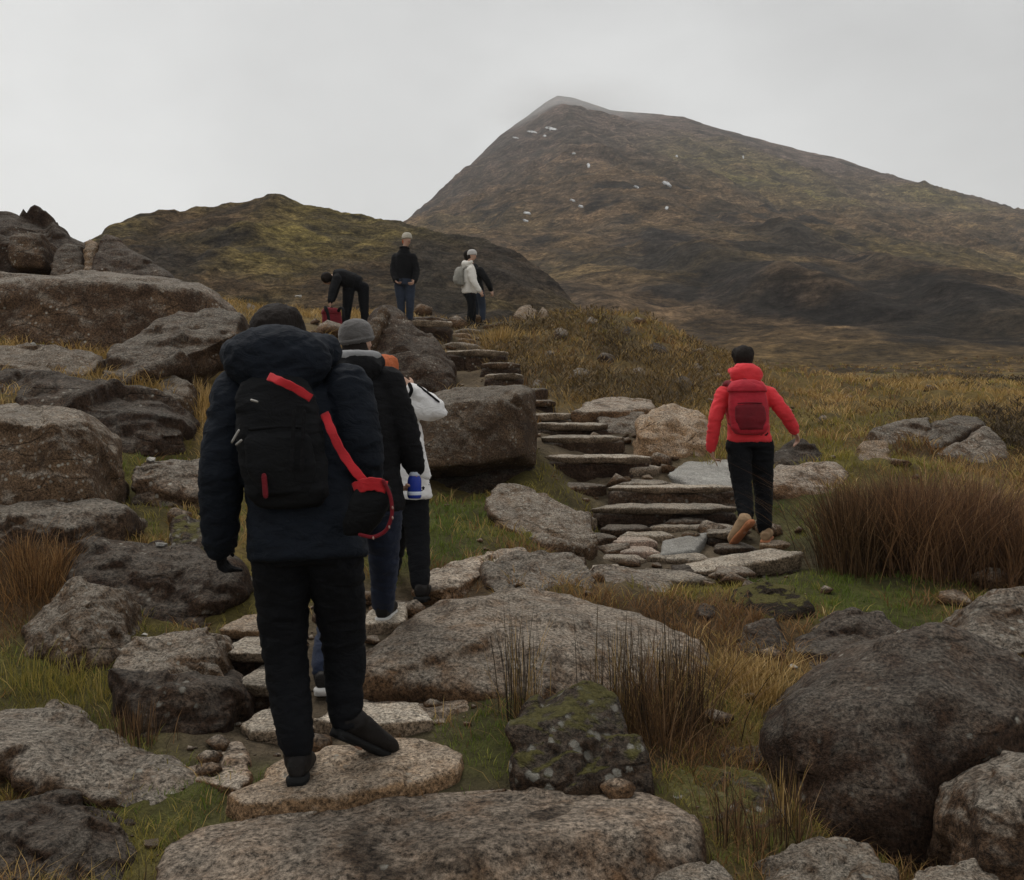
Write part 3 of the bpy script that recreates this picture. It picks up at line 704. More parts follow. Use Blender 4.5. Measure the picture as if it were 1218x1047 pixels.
slab('long worn flagstone below the bluish flag', 'step', 770, 850, 664, 670, 7.60, 0.25, name='flagstone')
slab('grey flagstone in front of the tan boots', 'grey', 850, 905, 652, 658, 7.85, 0.28, name='flagstone')
slab('pale flagstone right of the planted tan boot', 'pale', 906, 948, 648, 655, 8.00, 0.25, name='flagstone')
slab('small tan flagstone left of the worn flat stone', 'step', 700, 748, 680, 687, 7.10, 0.30, name='flagstone')
slab('dull flagstone right of the worn flat stone', 'grey', 852, 905, 682, 690, 6.95, 0.30, name='flagstone')
slab('thin flagstone wedged below the long thin step', 'grey', 790, 850, 620, 625, 8.55, 0.15, name='flagstone')
slab('narrow flagstone lying on the long dark-fronted step', 'step', 735, 800, 574, 579, 9.30, 0.30, name='flagstone')
slab('tan stone between the stacked steps and slate slab', 'step', 742, 790, 556, 565, 9.75, 0.30, name='flagstone')
slab('flat tan stone left of the long thin step', 'step', 672, 712, 618, 628, 8.55, 0.30, name='flagstone')
slab('grey flat stone at the foot of the lowest stacked step', 'grey', 662, 724, 578, 588, 9.30, 0.35, name='flagstone')
slab('flat stone between the grass patch and the wedge boulder', 'step', 640, 690, 668, 676, 7.00, 0.30, name='flagstone')
slab('long pale stone edging the path above the green grass', 'step', 800, 962, 672, 690, 7.25, 0.5, slant=0.16)
slab('worn flat stone in the path right of the low brown boulder', 'step', 735, 850, 690, 702, 6.85, 0.45)
slab('flat stone at the feet of the knitted hat walker', 'step', 424, 482, 740, 752, 5.25, 0.5)
slab('bright upper step left of the navy walker legs', 'pale', 254, 334, 750, 771, 5.0, 0.35)
slab('brown thick step below the bright upper step', 'step', 256, 334, 776, 812, 4.7, 0.4)
slab('tan block step behind the navy walker left knee', 'step', 274, 350, 817, 862, 4.4, 0.4)
slab('thin slab edge behind the planted boot', 'step', 280, 352, 868, 884, 4.08, 0.25)
rock(ST, 'worn tan sloping stone right of the navy walker', 'tan', [(404, 850, 4.35), (430, 812, 4.8), (470, 805, 4.9), (522, 814, 4.75), (564, 845, 4.35), (520, 862, 4.15), (420, 866, 4.12)], 0.15, 0.5, 0.8, cat='rock slab', group='stone steps of the path')
slab('thin step edge under the sloping stone', 'step', 370, 516, 860, 871, 4.05, 0.25)
rock(ST, 'flat pale slab under the navy walker boots', 'pale', [(268, 944, 3.5), (300, 930, 3.6), (350, 898, 3.85), (430, 880, 4.0), (520, 878, 4.0), (553, 896, 3.85), (546, 912, 3.7), (470, 932, 3.55), (390, 947, 3.45), (290, 956, 3.42), (290, 962, 3.42), (400, 958, 3.45), (545, 922, 3.68)], 0.05, 0.7, 0.7, cat='rock slab', group='stone steps of the path')
rock(ST, 'dull tan flat stone left of the planted boot', 'tan', [(212, 900, 3.9), (240, 880, 4.05), (288, 882, 4.05), (298, 925, 3.7), (286, 940, 3.58), (225, 925, 3.7)], 0.08, 0.4, 0.6, cat='rock slab', group='stone steps of the path')

# ------------------------------------------------------------------ ground
GP = [  # (px, py, d): ground seen in the photograph
    (609, 1165, 2.75), (420, 1165, 2.7), (760, 1165, 2.8), (200, 1130, 2.7), (1000, 1150, 2.75), (60, 1130, 2.6), (500, 985, 3.4), (700, 1030, 3.3), (400, 1000, 3.35),  (350, 950, 3.55), (455, 925, 3.8),
    (560, 890, 3.9), (590, 860, 4.05), (700, 900, 3.95), (800, 880, 4.1), (850, 960, 3.6), (900, 1010, 3.35), (960, 1040, 3.25), (900, 830, 4.7), (870, 780, 5.2),
    (250, 960, 3.5), (160, 1010, 3.25), (60, 830, 4.4), (110, 835, 4.35), (40, 800, 4.6), (30, 720, 5.3), (60, 680, 5.6), (210, 780, 4.9),
    (383, 822, 4.55), (455, 742, 5.4), (495, 716, 6.2), (470, 705, 6.2), (400, 760, 5.1), (350, 720, 5.6), (300, 700, 5.9), (560, 640, 7.2), (520, 600, 8.3), (520, 650, 7.0), (600, 640, 7.3),
    (650, 600, 8.4), (680, 580, 8.9), (650, 560, 9.2), (640, 540, 9.8), (760, 670, 7.4), (830, 665, 7.6), (885, 642, 8.05), (912, 645, 8.2), (940, 640, 8.1),
    (880, 700, 6.5), (930, 690, 6.7), (1000, 695, 6.7), (1060, 700, 6.6), (1100, 735, 5.9), (1140, 770, 5.4), (1090, 690, 6.9), (1190, 700, 6.8), (910, 720, 5.9), (1000, 640, 8.0), (1100, 640, 8.0), (1200, 640, 8.0),
    (940, 560, 10.3), (1000, 545, 11), (950, 520, 13), (1020, 500, 14.5), (900, 480, 15), (950, 478, 17), (1050, 485, 16), (1150, 485, 16), (1220, 500, 14), (1000, 462, 24), (1150, 468, 22), (1220, 480, 20), (1050, 458, 30), (900, 460, 24), (1200, 462, 30),
    (840, 500, 12.6), (850, 450, 16.5), (800, 470, 13.6), (740, 462, 13.4), (690, 468, 13.0), (660, 450, 14.3), (640, 425, 16), (600, 405, 17.3), (590, 420, 15.5), (650, 385, 18.8), (630, 377, 19.4), (700, 372, 20), (760, 372, 20.5), (800, 398, 19.5), (830, 420, 18.5), (740, 420, 16.5), (700, 410, 16.8), (880, 440, 20),
    (560, 388, 19.5), (575, 388, 20), (480, 386, 17), (430, 388, 17), (395, 395, 16), (500, 372, 20), (360, 380, 17.5), (330, 372, 19), (270, 360, 20), (220, 350, 20), (300, 400, 15), (300, 440, 12), (240, 470, 9.8), (240, 500, 9.2), (230, 560, 8.0), (230, 610, 7.0), (150, 530, 8.0), (140, 590, 7.0), (300, 600, 7.3), (330, 520, 9), (400, 560, 8.5), (430, 620, 7.4), (560, 470, 12), (540, 455, 13.3),
    (170, 640, 6.3), (165, 610, 6.7), (-100, 700, 5.5), (-150, 500, 8), (-250, 420, 11), (-100, 340, 15), (-400, 330, 20), (100, 345, 19), (1350, 700, 6.5), (1500, 800, 5), (1500, 560, 12), (1500, 490, 25), (1300, 900, 4),
    (-300, 900, 4), (-600, 700, 6),
]
GPW = [tuple(W(*p)) for p in GP] + list(BASES)
# beyond the visible rise the ground dips and runs on
for (x, y, z) in [(-14, 27, 3.9), (-5, 27, 3.6), (2, 28, 3.3), (7, 28, 2.8), (-25, 25, 4.5), (-40, 40, 7), (-20, 42, 5.2), (-5, 42, 4.0), (6, 42, 3.5), (14, 42, 3.4), (30, 42, 3.0), (45, 30, 1.6), (30, 20, .3), (-30, 12, 3.2), (-20, 4, 1.2), (-8, 1, .4), (0, 1, .0), (8, 1, -.3), (20, 4, -.7), (40, 10, -1.0),
                  (-50, 60, 11), (-20, 62, 8), (0, 62, 5.2), (20, 62, 5.2), (45, 62, 5.5), (70, 50, 4), (0, -12, -.9), (-20, -12, .4), (20, -12, -1.6), (-60, -12, 2), (60, -12, -3), (70, 20, -.5), (-65, 20, 6),
                  (0, -60, -6), (-70, -60, -3), (70, -60, -8)]:
    GPW.append((x, y, z))
GPW = np.array(GPW)
# scattered-data interpolation (linear kernel)
_n = len(GPW)
_D = np.sqrt(((GPW[:, None, :2] - GPW[None, :, :2]) ** 2).sum(-1) + 0.01)
_A = np.zeros((_n + 3, _n + 3))
_A[:_n, :_n] = _D - np.eye(_n) * 0.06
_A[:_n, _n] = 1
_A[:_n, _n + 1:] = GPW[:, :2]
_A[_n:, :_n] = _A[:_n, _n:].T
_RB = np.linalg.solve(_A, np.concatenate([GPW[:, 2], [0, 0, 0]]))


def ground_smooth(x, y):
    out = np.empty(len(x))
    for s in range(0, len(x), 20000):
        xs, ys = x[s:s + 20000], y[s:s + 20000]
        dd = np.sqrt((xs[:, None] - GPW[None, :, 0]) ** 2 + (ys[:, None] - GPW[None, :, 1]) ** 2 + 0.01)
        out[s:s + 20000] = dd @ _RB[:_n] + _RB[_n] + _RB[_n + 1] * xs + _RB[_n + 2] * ys
    return out


def ground_z(x, y):
    x = np.asarray(x, float); y = np.asarray(y, float)
    d = np.sqrt(x * x + y * y)
    z = ground_smooth(x, y)
    p = np.stack([x, y, np.zeros_like(x)], 1)
    amp = np.clip(0.012 + 0.006 * d, 0.02, 0.35)
    z = z + amp * fbm(p * 1.7, 3, 5) + 0.020 * fbm(p * 6.0, 3, 9) * np.clip(d / 4, 0.6, 2) - 0.02
    hum = np.clip((d - 10.5) / 6, 0, 1) * np.clip((x - 2.5) / 3, 0, 1)
    z = z + hum * (0.30 * fbm(p * 0.55, 3, 25) + 0.16 * np.clip(ridged(p * 0.9, 2, 27), -0.2, 1))
    far = np.clip((d - 25) / 25, 0, 1)
    z = z + far * 0.9 * fbm(p * 0.12, 4, 21)
    return z


# zones: what grows where (px, py, d, radius, kind)
ZK = {'green': 0, 'olive': 1, 'tan': 2, 'rust': 3, 'path': 4, 'heather': 5}
ZONES = [
    (560, 625, 7.6, .60, 'green'), (520, 610, 8.0, .45, 'green'), (520, 660, 6.9, .4, 'green'), (600, 630, 7.5, .35, 'olive'), (1000, 697, 6.7, .55, 'green'), (1060, 715, 6.3, .5, 'green'), (1110, 745, 5.7, .5, 'green'), (940, 680, 6.9, .4, 'green'), (930, 600, 9, .4, 'green'), (945, 640, 8.1, .35, 'green'),
    (560, 890, 3.9, .28, 'green'), (600, 850, 4.1, .28, 'green'), (620, 900, 3.8, .22, 'green'), (250, 955, 3.5, .25, 'green'), (240, 930, 3.6, .2, 'green'), (300, 905, 3.8, .12, 'green'),
    (640, 560, 9.3, .5, 'olive'), (660, 590, 8.7, .5, 'olive'), (60, 800, 4.6, .5, 'olive'), (130, 840, 4.3, .4, 'olive'), (160, 525, 8.1, .4, 'olive'), (150, 560, 7.6, .5, 'olive'), (240, 600, 7.3, .5, 'olive'), (200, 610, 6.9, .4, 'olive'), (640, 645, 7.1, .3, 'rust'), (870, 700, 6.4, .4, 'olive'), (830, 700, 6.5, .3, 'olive'), (540, 690, 6.3, .3, 'rust'),
    (900, 825, 4.75, .38, 'tan'), (930, 845, 4.6, .25, 'olive'), (880, 800, 5.0, .4, 'tan'), (860, 760, 5.3, .4, 'rust'), (830, 740, 5.6, .4, 'rust'), (900, 740, 5.8, .3, 'rust'), (1130, 720, 6.2, .3, 'rust'), (1160, 750, 5.8, .2, 'tan'),
    (225, 480, 9.5, .7, 'tan'), (240, 520, 9, .6, 'tan'), (240, 440, 10.5, .8, 'tan'), (260, 640, 6.6, .5, 'tan'), (280, 700, 5.8, .4, 'olive'), (300, 350, 21, 3.0, 'tan'), (340, 380, 18, 2.2, 'tan'), (260, 370, 19, 2, 'tan'), (300, 430, 13, 1.5, 'tan'),
    (950, 475, 16, 2.5, 'tan'), (1100, 462, 26, 7, 'tan'), (950, 460, 26, 6, 'tan'), (1000, 500, 14, 1.2, 'olive'), (930, 540, 11, .8, 'olive'), (950, 510, 13, .9, 'olive'), (1100, 480, 17, 1.8, 'tan'), (1030, 520, 12.5, .8, 'tan'), (1200, 490, 16, 2.5, 'tan'),
    (50, 680, 5.7, .5, 'rust'), (30, 730, 5.2, .4, 'rust'), (90, 930, 3.6, .25, 'olive'), (150, 990, 3.4, .22, 'olive'), (40, 930, 3.5, .2, 'rust'), (160, 1030, 3.2, .2, 'olive'), (850, 960, 3.6, .35, 'olive'), (900, 990, 3.45, .3, 'rust'), (820, 900, 4.0, .3, 'rust'), (760, 850, 4.3, .35, 'rust'),
    (700, 430, 15.5, 1.6, 'tan'), (740, 455, 14, 1.0, 'heather'), (720, 440, 15, .9, 'rust'), (790, 410, 18, 1.4, 'rust'), (820, 450, 15.5, 1.0, 'heather'), (640, 440, 15, .8, 'rust'), (690, 380, 19.5, 1.2, 'olive'), (660, 460, 13.8, .9, 'heather'), (800, 440, 16, 2, 'tan'), (760, 390, 19, 2.2, 'tan'), (680, 395, 18, 1.8, 'heather'), (850, 470, 14.5, 1.2, 'tan'), (630, 410, 17, 1.2, 'tan'), (600, 400, 17.5, .5, 'tan'), (640, 480, 12.4, .5, 'tan'), (690, 500, 11.5, .3, 'tan'), (860, 520, 12, .8, 'tan'),
    (350, 935, 3.6, .4, 'path'), (440, 900, 3.9, .3, 'path'), (330, 860, 4.2, .35, 'path'), (390, 830, 4.5, .4, 'path'), (460, 840, 4.4, .4, 'path'), (430, 770, 5.0, .4, 'path'), (455, 735, 5.4, .4, 'path'), (490, 720, 6, .35, 'path'), (750, 690, 6.9, .5, 'path'), (830, 670, 7.4, .6, 'path'), (760, 660, 7.7, .5, 'path'), (820, 640, 8.1, .7, 'path'), (890, 650, 7.9, .5, 'path'), (780, 600, 8.9, .7, 'path'), (720, 560, 9.6, .6, 'path'), (700, 530, 10.3, .5, 'path'), (690, 510, 10.9, .5, 'path'), (640, 480, 11.9, .4, 'path'), (600, 450, 13, .6, 'path'), (560, 430, 14, .7, 'path'), (550, 410, 15.5, .7, 'path'), (550, 395, 17.5, .9, 'path'), (560, 385, 20, 1.2, 'path'), (480, 385, 17, 1.2, 'path'), (420, 390, 16.8, 1.2, 'path'), (540, 470, 12, .5, 'path'), (400, 450, 11, .8, 'tan'),
    (725, 412, 17.7, 0.46, 'olive'), (611, 424, 16.4, 0.77, 'heather'), (693, 464, 14.1, 0.59, 'olive'), (704, 442, 15.6, 0.54, 'olive'), (715, 393, 19.0, 0.44, 'heather'), (736, 462, 14.4, 0.55, 'olive'), (705, 446, 15.3, 0.38, 'rust'), (661, 398, 18.4, 0.81, 'heather'), (803, 463, 14.7, 0.49, 'rust'), (812, 408, 18.4, 0.86, 'tan'), (623, 412, 17.2, 0.61, 'heather'), (669, 445, 15.2, 0.70, 'heather'), (610, 448, 14.8, 0.41, 'heather'), (692, 460, 14.4, 0.37, 'heather'), (735, 430, 16.5, 0.61, 'heather'), (715, 414, 17.5, 0.70, 'heather'), (785, 399, 18.9, 0.91, 'olive'), (849, 406, 18.8, 0.70, 'heather'), (822, 451, 15.6, 0.66, 'heather'), (859, 412, 18.4, 0.77, 'heather'), (650, 424, 16.6, 0.71, 'olive'), (740, 430, 16.6, 0.69, 'rust'), (637, 459, 14.2, 0.46, 'heather'), (710, 468, 13.9, 0.53, 'heather'), (704, 433, 16.2, 0.35, 'heather'), (663, 418, 17.0, 0.53, 'heather'), (686, 404, 18.1, 0.66, 'heather'), (616, 449, 14.7, 0.65, 'tan'), (696, 449, 15.1, 0.57, 'heather'), (716, 399, 18.6, 0.91, 'tan'), (737, 465, 14.2, 0.53, 'heather'), (776, 399, 18.8, 0.86, 'rust'), (617, 464, 13.7, 0.61, 'rust'), (846, 469, 14.5, 0.56, 'heather'), (622, 419, 16.8, 0.74, 'rust'), (762, 467, 14.2, 0.45, 'heather'), (730, 403, 18.4, 0.90, 'olive'), (748, 442, 15.8, 0.38, 'tan'), (645, 429, 16.2, 0.72, 'heather'), (831, 410, 18.4, 0.77, 'heather'), (830, 433, 16.8, 0.41, 'heather'), (679, 389, 19.0, 0.84, 'heather'), (650, 450, 14.8, 0.68, 'heather'), (653, 420, 16.9, 0.63, 'tan'), (630, 428, 16.2, 0.62, 'rust'), (743, 464, 14.3, 0.32, 'heather'),
    (1133, 470, 25.5, 2.11, 'tan'), (1058, 470, 26.2, 2.22, 'rust'), (1189, 470, 26.1, 1.27, 'olive'), (1005, 470, 31.0, 1.49, 'rust'), (946, 470, 11.8, 0.67, 'olive'), (1152, 470, 15.1, 0.75, 'rust'), (916, 470, 21.5, 1.97, 'olive'), (946, 470, 16.2, 1.49, 'rust'), (1211, 470, 18.0, 1.26, 'tan'), (934, 470, 25.6, 2.33, 'rust'), (1187, 470, 33.2, 1.92, 'heather'), (1202, 470, 20.8, 1.17, 'heather'), (1084, 470, 18.3, 0.79, 'tan'), (893, 470, 27.4, 1.66, 'heather'), (982, 470, 22.3, 1.49, 'tan'), (960, 470, 15.5, 1.39, 'tan'), (1013, 470, 19.5, 1.37, 'olive'), (1075, 470, 19.7, 0.85, 'olive'), (1091, 470, 27.4, 2.48, 'olive'), (1200, 470, 28.5, 2.56, 'heather'), (1186, 470, 23.0, 1.28, 'olive'), (1135, 470, 13.9, 1.15, 'heather'), (1205, 470, 12.3, 0.58, 'heather'), (998, 470, 23.0, 1.16, 'heather'), (1063, 470, 32.3, 1.89, 'heather'), (1153, 470, 18.4, 1.36, 'tan'), (1223, 470, 27.0, 1.38, 'olive'), (1083, 470, 13.3, 1.19, 'olive'), (1080, 470, 16.8, 1.42, 'olive'), (921, 470, 26.1, 2.40, 'tan'), (1045, 470, 12.2, 1.04, 'rust'), (1070, 470, 33.6, 1.66, 'olive'), (1024, 470, 13.9, 0.70, 'olive'), (1030, 470, 18.1, 1.68, 'rust'),
    (60, 790, 4.7, .4, 'green'), (150, 850, 4.2, .3, 'green'), (200, 950, 3.6, .25, 'green'), (150, 545, 7.8, .5, 'green'), (230, 620, 6.9, .5, 'green'), (870, 840, 4.6, .3, 'olive'), (930, 860, 4.5, .2, 'green'), (860, 970, 3.55, .3, 'green'), (690, 600, 8.5, .3, 'green'), (1000, 560, 10.2, .7, 'olive'), (960, 510, 12.5, .9, 'olive'),
    (300, 800, 4.7, .4, 'path'), (500, 1040, 3.1, .4, 'path'), (700, 1020, 3.2, .4, 'path'), (600, 960, 3.45, .25, 'path'), (350, 1040, 3.1, .4, 'path'), (740, 960, 3.45, .2, 'path'), (260, 880, 4.0, .2, 'path'),
]
ZW = np.array([[*W(a, b, c)[:2], r, ZK[k]] for (a, b, c, r, k) in ZONES])
ZN = len(ZK)


def zone_weights(x, y):
    """(n, 6) weights of the six covers"""
    p = np.stack([x, y, np.zeros_like(x)], 1)
    d = np.sqrt(x * x + y * y)
    s = np.clip(d / 8, 0.5, 4)[:, None]
    wx = x + 0.16 * s[:, 0] * fbm(p / s * 2.5, 3, 41)
    wy = y + 0.16 * s[:, 0] * fbm(p / s * 2.5, 3, 43)
    w = np.zeros((len(x), ZN))
    for zx, zy, r, k in ZW:
        rr = ((wx - zx) ** 2 + (wy - zy) ** 2) / (r * r)
        w[:, int(k)] += np.exp(-rr * 1.2)
    base = 0.03
    n1 = fbm(p * 0.35, 3, 51)
    w[:, 1] += base * np.clip(0.6 + n1, 0, 2)
    w[:, 2] += base * np.clip(0.9 - n1, 0, 2)
    w[:, 3] += base * 0.6
    return w / w.sum(1, keepdims=True)


ZCOL = np.array([(0.070, 0.078, 0.018), (0.12, 0.100, 0.026), (0.19, 0.130, 0.045), (0.078, 0.046, 0.022), (0.145, 0.112, 0.076), (0.075, 0.050, 0.024)])


def sinh_axis(lo, hi, n, k, mid=0.0):
    a = np.linspace(math.asinh((lo - mid) * k), math.asinh((hi - mid) * k), n)
    return np.sinh(a) / k + mid


xs = sinh_axis(-110, 110, 360, 0.45)
ys = sinh_axis(-60, 95, 400, 0.28, 4.0)
gx, gy = np.meshgrid(xs, ys)
GXF, GYF = gx.ravel(), gy.ravel()
GZF = ground_z(GXF, GYF)
nx, ny = len(xs), len(ys)
ii = np.arange(nx * ny).reshape(ny, nx)
quads = np.stack([ii[:-1, :-1].ravel(), ii[:-1, 1:].ravel(), ii[1:, 1:].ravel(), ii[1:, :-1].ravel()], 1)
gme = np_mesh('ground', np.stack([GXF, GYF, GZF], 1), [quads])
zw = zone_weights(GXF, GYF)
ca = gme.color_attributes.new('cover', 'FLOAT_COLOR', 'POINT')
cols = np.concatenate([zw @ ZCOL, np.ones((len(zw), 1))], 1).astype(np.float32)
ca.data.foreach_set('color', cols.ravel())

m, nt, b = new_mat('hill_ground')
at = nt.nodes.new('ShaderNodeAttribute'); at.attribute_name = 'cover'
v = obj_vec(nt, False)
n1 = noise(nt, v, 1.4, 6, 0.65)
n2 = noise(nt, v, 16, 6, 0.7)
n3 = noise(nt, v, 85, 3, 0.7)
c = mixc(nt, 0.8, at.outputs['Color'], ramp(nt, n2, [(0.25, 0.12), (0.5, 0.5), (0.75, 0.85)]), 'OVERLAY')
c = mixc(nt, ramp(nt, n1, [(0.42, 0.0), (0.62, 0.55)]), c, (0.040, 0.029, 0.018))
c = mixc(nt, 0.6, c, ramp(nt, n3, [(0.25, 0.2), (0.75, 0.8)]), 'OVERLAY')
nt.links.new(c, b.inputs['Base Color'])
b.inputs['Roughness'].default_value = 0.95
b.inputs['Specular IOR Level'].default_value = 0.15
hh = math_n(nt, 'ADD', n2, math_n(nt, 'MULTIPLY', n3, 0.35))
bp = nd(nt, 'ShaderNodeBump', Strength=0.9, Distance=0.05)
nt.links.new(hh, bp.inputs['Height'])
nt.links.new(bp.outputs[0], b.inputs['Normal'])
M['ground'] = m
tag(link('ground', gme, m), 'rough hillside ground of turf, peat and trodden earth', 'ground', kind='structure')

# ------------------------------------------------------------------ far terrain


def interp_smooth(x, xp, fp):
    return np.interp(x, xp, fp)


def terrain_mat(name, use_obj=False):
    m, nt, b = new_mat(name)
    at = nt.nodes.new('ShaderNodeAttribute'); at.attribute_name = 'cover'
    v = obj_vec(nt, False)
    n1 = noise(nt, v, 0.05, 8, 0.68, 0.5)
    n2 = noise(nt, scaled(nt, v, (1, 1, 2.2)), 0.30, 9, 0.78, 0.5)
    c = mixc(nt, 0.85, at.outputs['Color'], ramp(nt, n2, [(0.32, 0.04), (0.5, 0.46), (0.68, 0.96)]), 'OVERLAY')
    c = mixc(nt, ramp(nt, n1, [(0.45, 0.0), (0.62, 0.7)]), c, (0.055, 0.046, 0.036))
    n4 = noise(nt, scaled(nt, v, (1, 0.5, 2.5)), 0.10, 5, 0.7, 0.8)
    c = mixc(nt, 0.75, c, ramp(nt, n4, [(0.34, 0.06), (0.5, 0.48), (0.66, 0.95)]), 'OVERLAY')
    n3 = noise(nt, v, 0.85, 5, 0.8)
    c = mixc(nt, 0.8, c, ramp(nt, n3, [(0.34, 0.10), (0.5, 0.5), (0.66, 0.92)]), 'OVERLAY')
    nt.links.new(c, b.inputs['Base Color'])
    b.inputs['Roughness'].default_value = 0.95
    b.inputs['Specular IOR Level'].default_value = 0.1
    bp = nd(nt, 'ShaderNodeBump', Strength=1.0, Distance=3.0)
    nt.links.new(math_n(nt, 'ADD', n2, math_n(nt, 'MULTIPLY', n3, 0.3)), bp.inputs['Height'])
    nt.links.new(bp.outputs[0], b.inputs['Normal'])
    return m


# the mountain: a ridge line with a concave flank towards the viewer
RIDGE = [(-1000, 620, 690), (-200, 560, 690), (200, 480, 690), (380, 410, 690), (440, 352, 690), (480, 300, 690), (505, 267, 690), (526, 240, 690), (545, 214, 690), (562, 194, 690), (592, 164, 695), (626, 139, 700), (650, 121, 700), (663, 114, 700), (680, 116, 700), (700, 122, 700), (724, 131, 700), (770, 135, 700), (815, 140, 695), (850, 152, 690), (900, 165, 685), (960, 181, 680), (1000, 189, 675), (1050, 207, 670), (1100, 220, 665), (1150, 243, 660), (1182, 257, 655), (1215, 262, 650), (1300, 270, 650), (1500, 300, 650), (2200, 420, 650)]
RW = np.array([tuple(W(*p)) for p in RIDGE])
MB0 = 34.0


def mount_z(x, y):
    x = np.asarray(x, float); y = np.asarray(y, float)
    # the flank fans out from the viewer's valley, so follow the ridge point in the same direction
    zr = np.interp(x, RW[:, 0], RW[:, 2])
    yr = np.interp(x, RW[:, 0], RW[:, 1])
    s = np.clip((y - MB0) / (yr - MB0), 0, 1)
    z = 2.0 + (zr - 2.0) * s ** (1.42 + 0.30 * np.clip((x - 40) / 140, 0, 1))
    back = np.clip((y - yr), 0, None)
    z = z - back * 0.45
    p = np.stack([x, y, z * 0.6], 1)
    env = np.clip(s * 6, 0, 1) * np.clip((1 - s) * 5, 0.05, 1)
    z = z + env * (9.0 * np.clip(s * 2.2, 0.25, 1) * fbm(p / 70.0, 5, 61) + 5.5 * ridged(p / 30.0, 5, 71) * np.clip(s * 2.5, 0.3, 1))
    xr = x + 0.55 * y + 14 * fbm(p / 60.0, 3, 73)
    ribs = ridged(np.stack([xr / 34.0, y / 150.0, z * 0], 1), 4, 79)
    z = z + env * 8.5 * np.clip(s * 2.4, 0.22, 1) * ribs
    z = z + 1.9 * fbm(p / 14.0, 5, 77, gain=0.6) * np.clip(s * 10, 0, 1) * np.clip((1 - s) * 8, 0.25, 1)
    # crag steps running down to the right
    for (x0, y0, x1, y1, h, wd) in CRAGS:
        dx, dy = x1 - x0, y1 - y0
        L = math.hypot(dx, dy)
        u = ((x - x0) * dx + (y - y0) * dy) / L
        w = (-(x - x0) * dy + (y - y0) * dx) / L        # distance to the left of the line
        wn_ = w + 9 * fbm(np.stack([x / 22, y / 22, x * 0], 1), 3, 83)
        along = np.clip(np.minimum(u / 25, (L - u) / 25), 0, 1)
        st = 1 / (1 + np.exp(-np.clip(wn_ / (wd * 0.16), -30, 30)))
        z = z + along * h * st * np.exp(-np.clip(w, 0, None) / (wd * 3)) - 0
    return z


def gpt(px, d):
    return ((px - CX) / F * d, d)


CRAGS = [(*gpt(700, 235), *gpt(880, 190), 3.0, 8), (*gpt(745, 200), *gpt(1010, 108), 3.6, 9), (*gpt(830, 290), *gpt(1010, 190), 4.5, 9), (*gpt(985, 205), *gpt(1260, 82), 3.6, 9), (*gpt(860, 150), *gpt(1130, 92), 2.5, 7), (*gpt(540, 165), *gpt(700, 118), 2.5, 7), (*gpt(640, 420), *gpt(900, 360), 8.0, 14), (*gpt(600, 560), *gpt(700, 520), 8.0, 12)]

mxs = np.concatenate([np.linspace(-700, -130, 40)[:-1], np.linspace(-130, 330, 370), np.linspace(330, 900, 60)[1:]])
mys = np.concatenate([np.linspace(34, 200, 190)[:-1], np.linspace(200, 420, 105)[:-1], np.linspace(420, 720, 110)[:-1], np.linspace(720, 1300, 25)])
mx_, my_ = np.meshgrid(mxs, mys)
MX, MY = mx_.ravel(), my_.ravel()
MZ = mount_z(MX, MY)
MZ = MZ - np.clip((42 - MY) / 8, 0, 1) * 4.0
ii = np.arange(len(MX)).reshape(len(mys), len(mxs))
mq = np.stack([ii[:-1, :-1].ravel(), ii[:-1, 1:].ravel(), ii[1:, 1:].ravel(), ii[1:, :-1].ravel()], 1)
mme = np_mesh('mountain', np.stack([MX, MY, MZ], 1), [mq])
no = get_no(mme)
slope = 1 - no[:, 2]
p3 = np.stack([MX, MY, MZ], 1)
hgt = np.clip(MZ / 240, 0, 1)
nA = fbm(p3 / 45.0, 4, 91)
nB = fbm(p3 / 90.0, 3, 95)
scree = np.array((0.165, 0.116, 0.092)); olive = np.array((0.190, 0.142, 0.048)); brown = np.array((0.205, 0.132, 0.072)); rockc = np.array((0.052, 0.040, 0.034)); gold = np.array((0.22, 0.140, 0.052))
nC = fbm(p3 / 18.0, 4, 97, gain=0.6)
xr_ = MX + 0.55 * MY
gul = fbm(np.stack([xr_ / 22.0, MY / 110.0, MZ / 60.0], 1), 4, 99, gain=0.6)
wr = np.clip((slope - 0.30 + 0.16 * nA + 0.14 * nC) * 5, 0, 1)
wr = np.maximum(wr, np.clip((gul - 0.05) * 6, 0, 1) * np.clip(0.35 + 1.5 * nC + 0.6 * nA, 0, 1))
wo = np.clip(0.15 + 1.8 * nB - 0.8 * hgt, 0, 1)
col = brown[None] * (1 - wo[:, None]) + olive[None] * wo[:, None]
wg = np.clip(1 - (MY - 50) / 70, 0, 1) * np.clip(0.8 + 1.5 * nA, 0, 1)
col = col * (1 - wg[:, None]) + gold[None] * wg[:, None]
ws = np.clip((hgt - 0.36 + 0.22 * nA) * 3.2, 0, 1)
col = col * (1 - ws[:, None]) + scree[None] * ws[:, None]
# bare rock along the crags
for (x0, y0, x1, y1, h, wd) in CRAGS[:6]:
    dx, dy = x1 - x0, y1 - y0
    L_ = math.hypot(dx, dy)
    u_ = ((MX - x0) * dx + (MY - y0) * dy) / L_
    w_ = (-(MX - x0) * dy + (MY - y0) * dx) / L_ + 9 * fbm(np.stack([MX / 22, MY / 22, MX * 0], 1), 3, 83)
    rk = np.exp(-(w_ / (wd * 0.9)) ** 2) * np.clip(np.minimum(u_ / 20, (L_ - u_) / 20) + 0.3, 0, 1) * np.clip(0.75 + 1.5 * nA, 0, 1)
    col = col * (1 - rk[:, None] * 0.85) + rockc[None] * rk[:, None] * 0.85
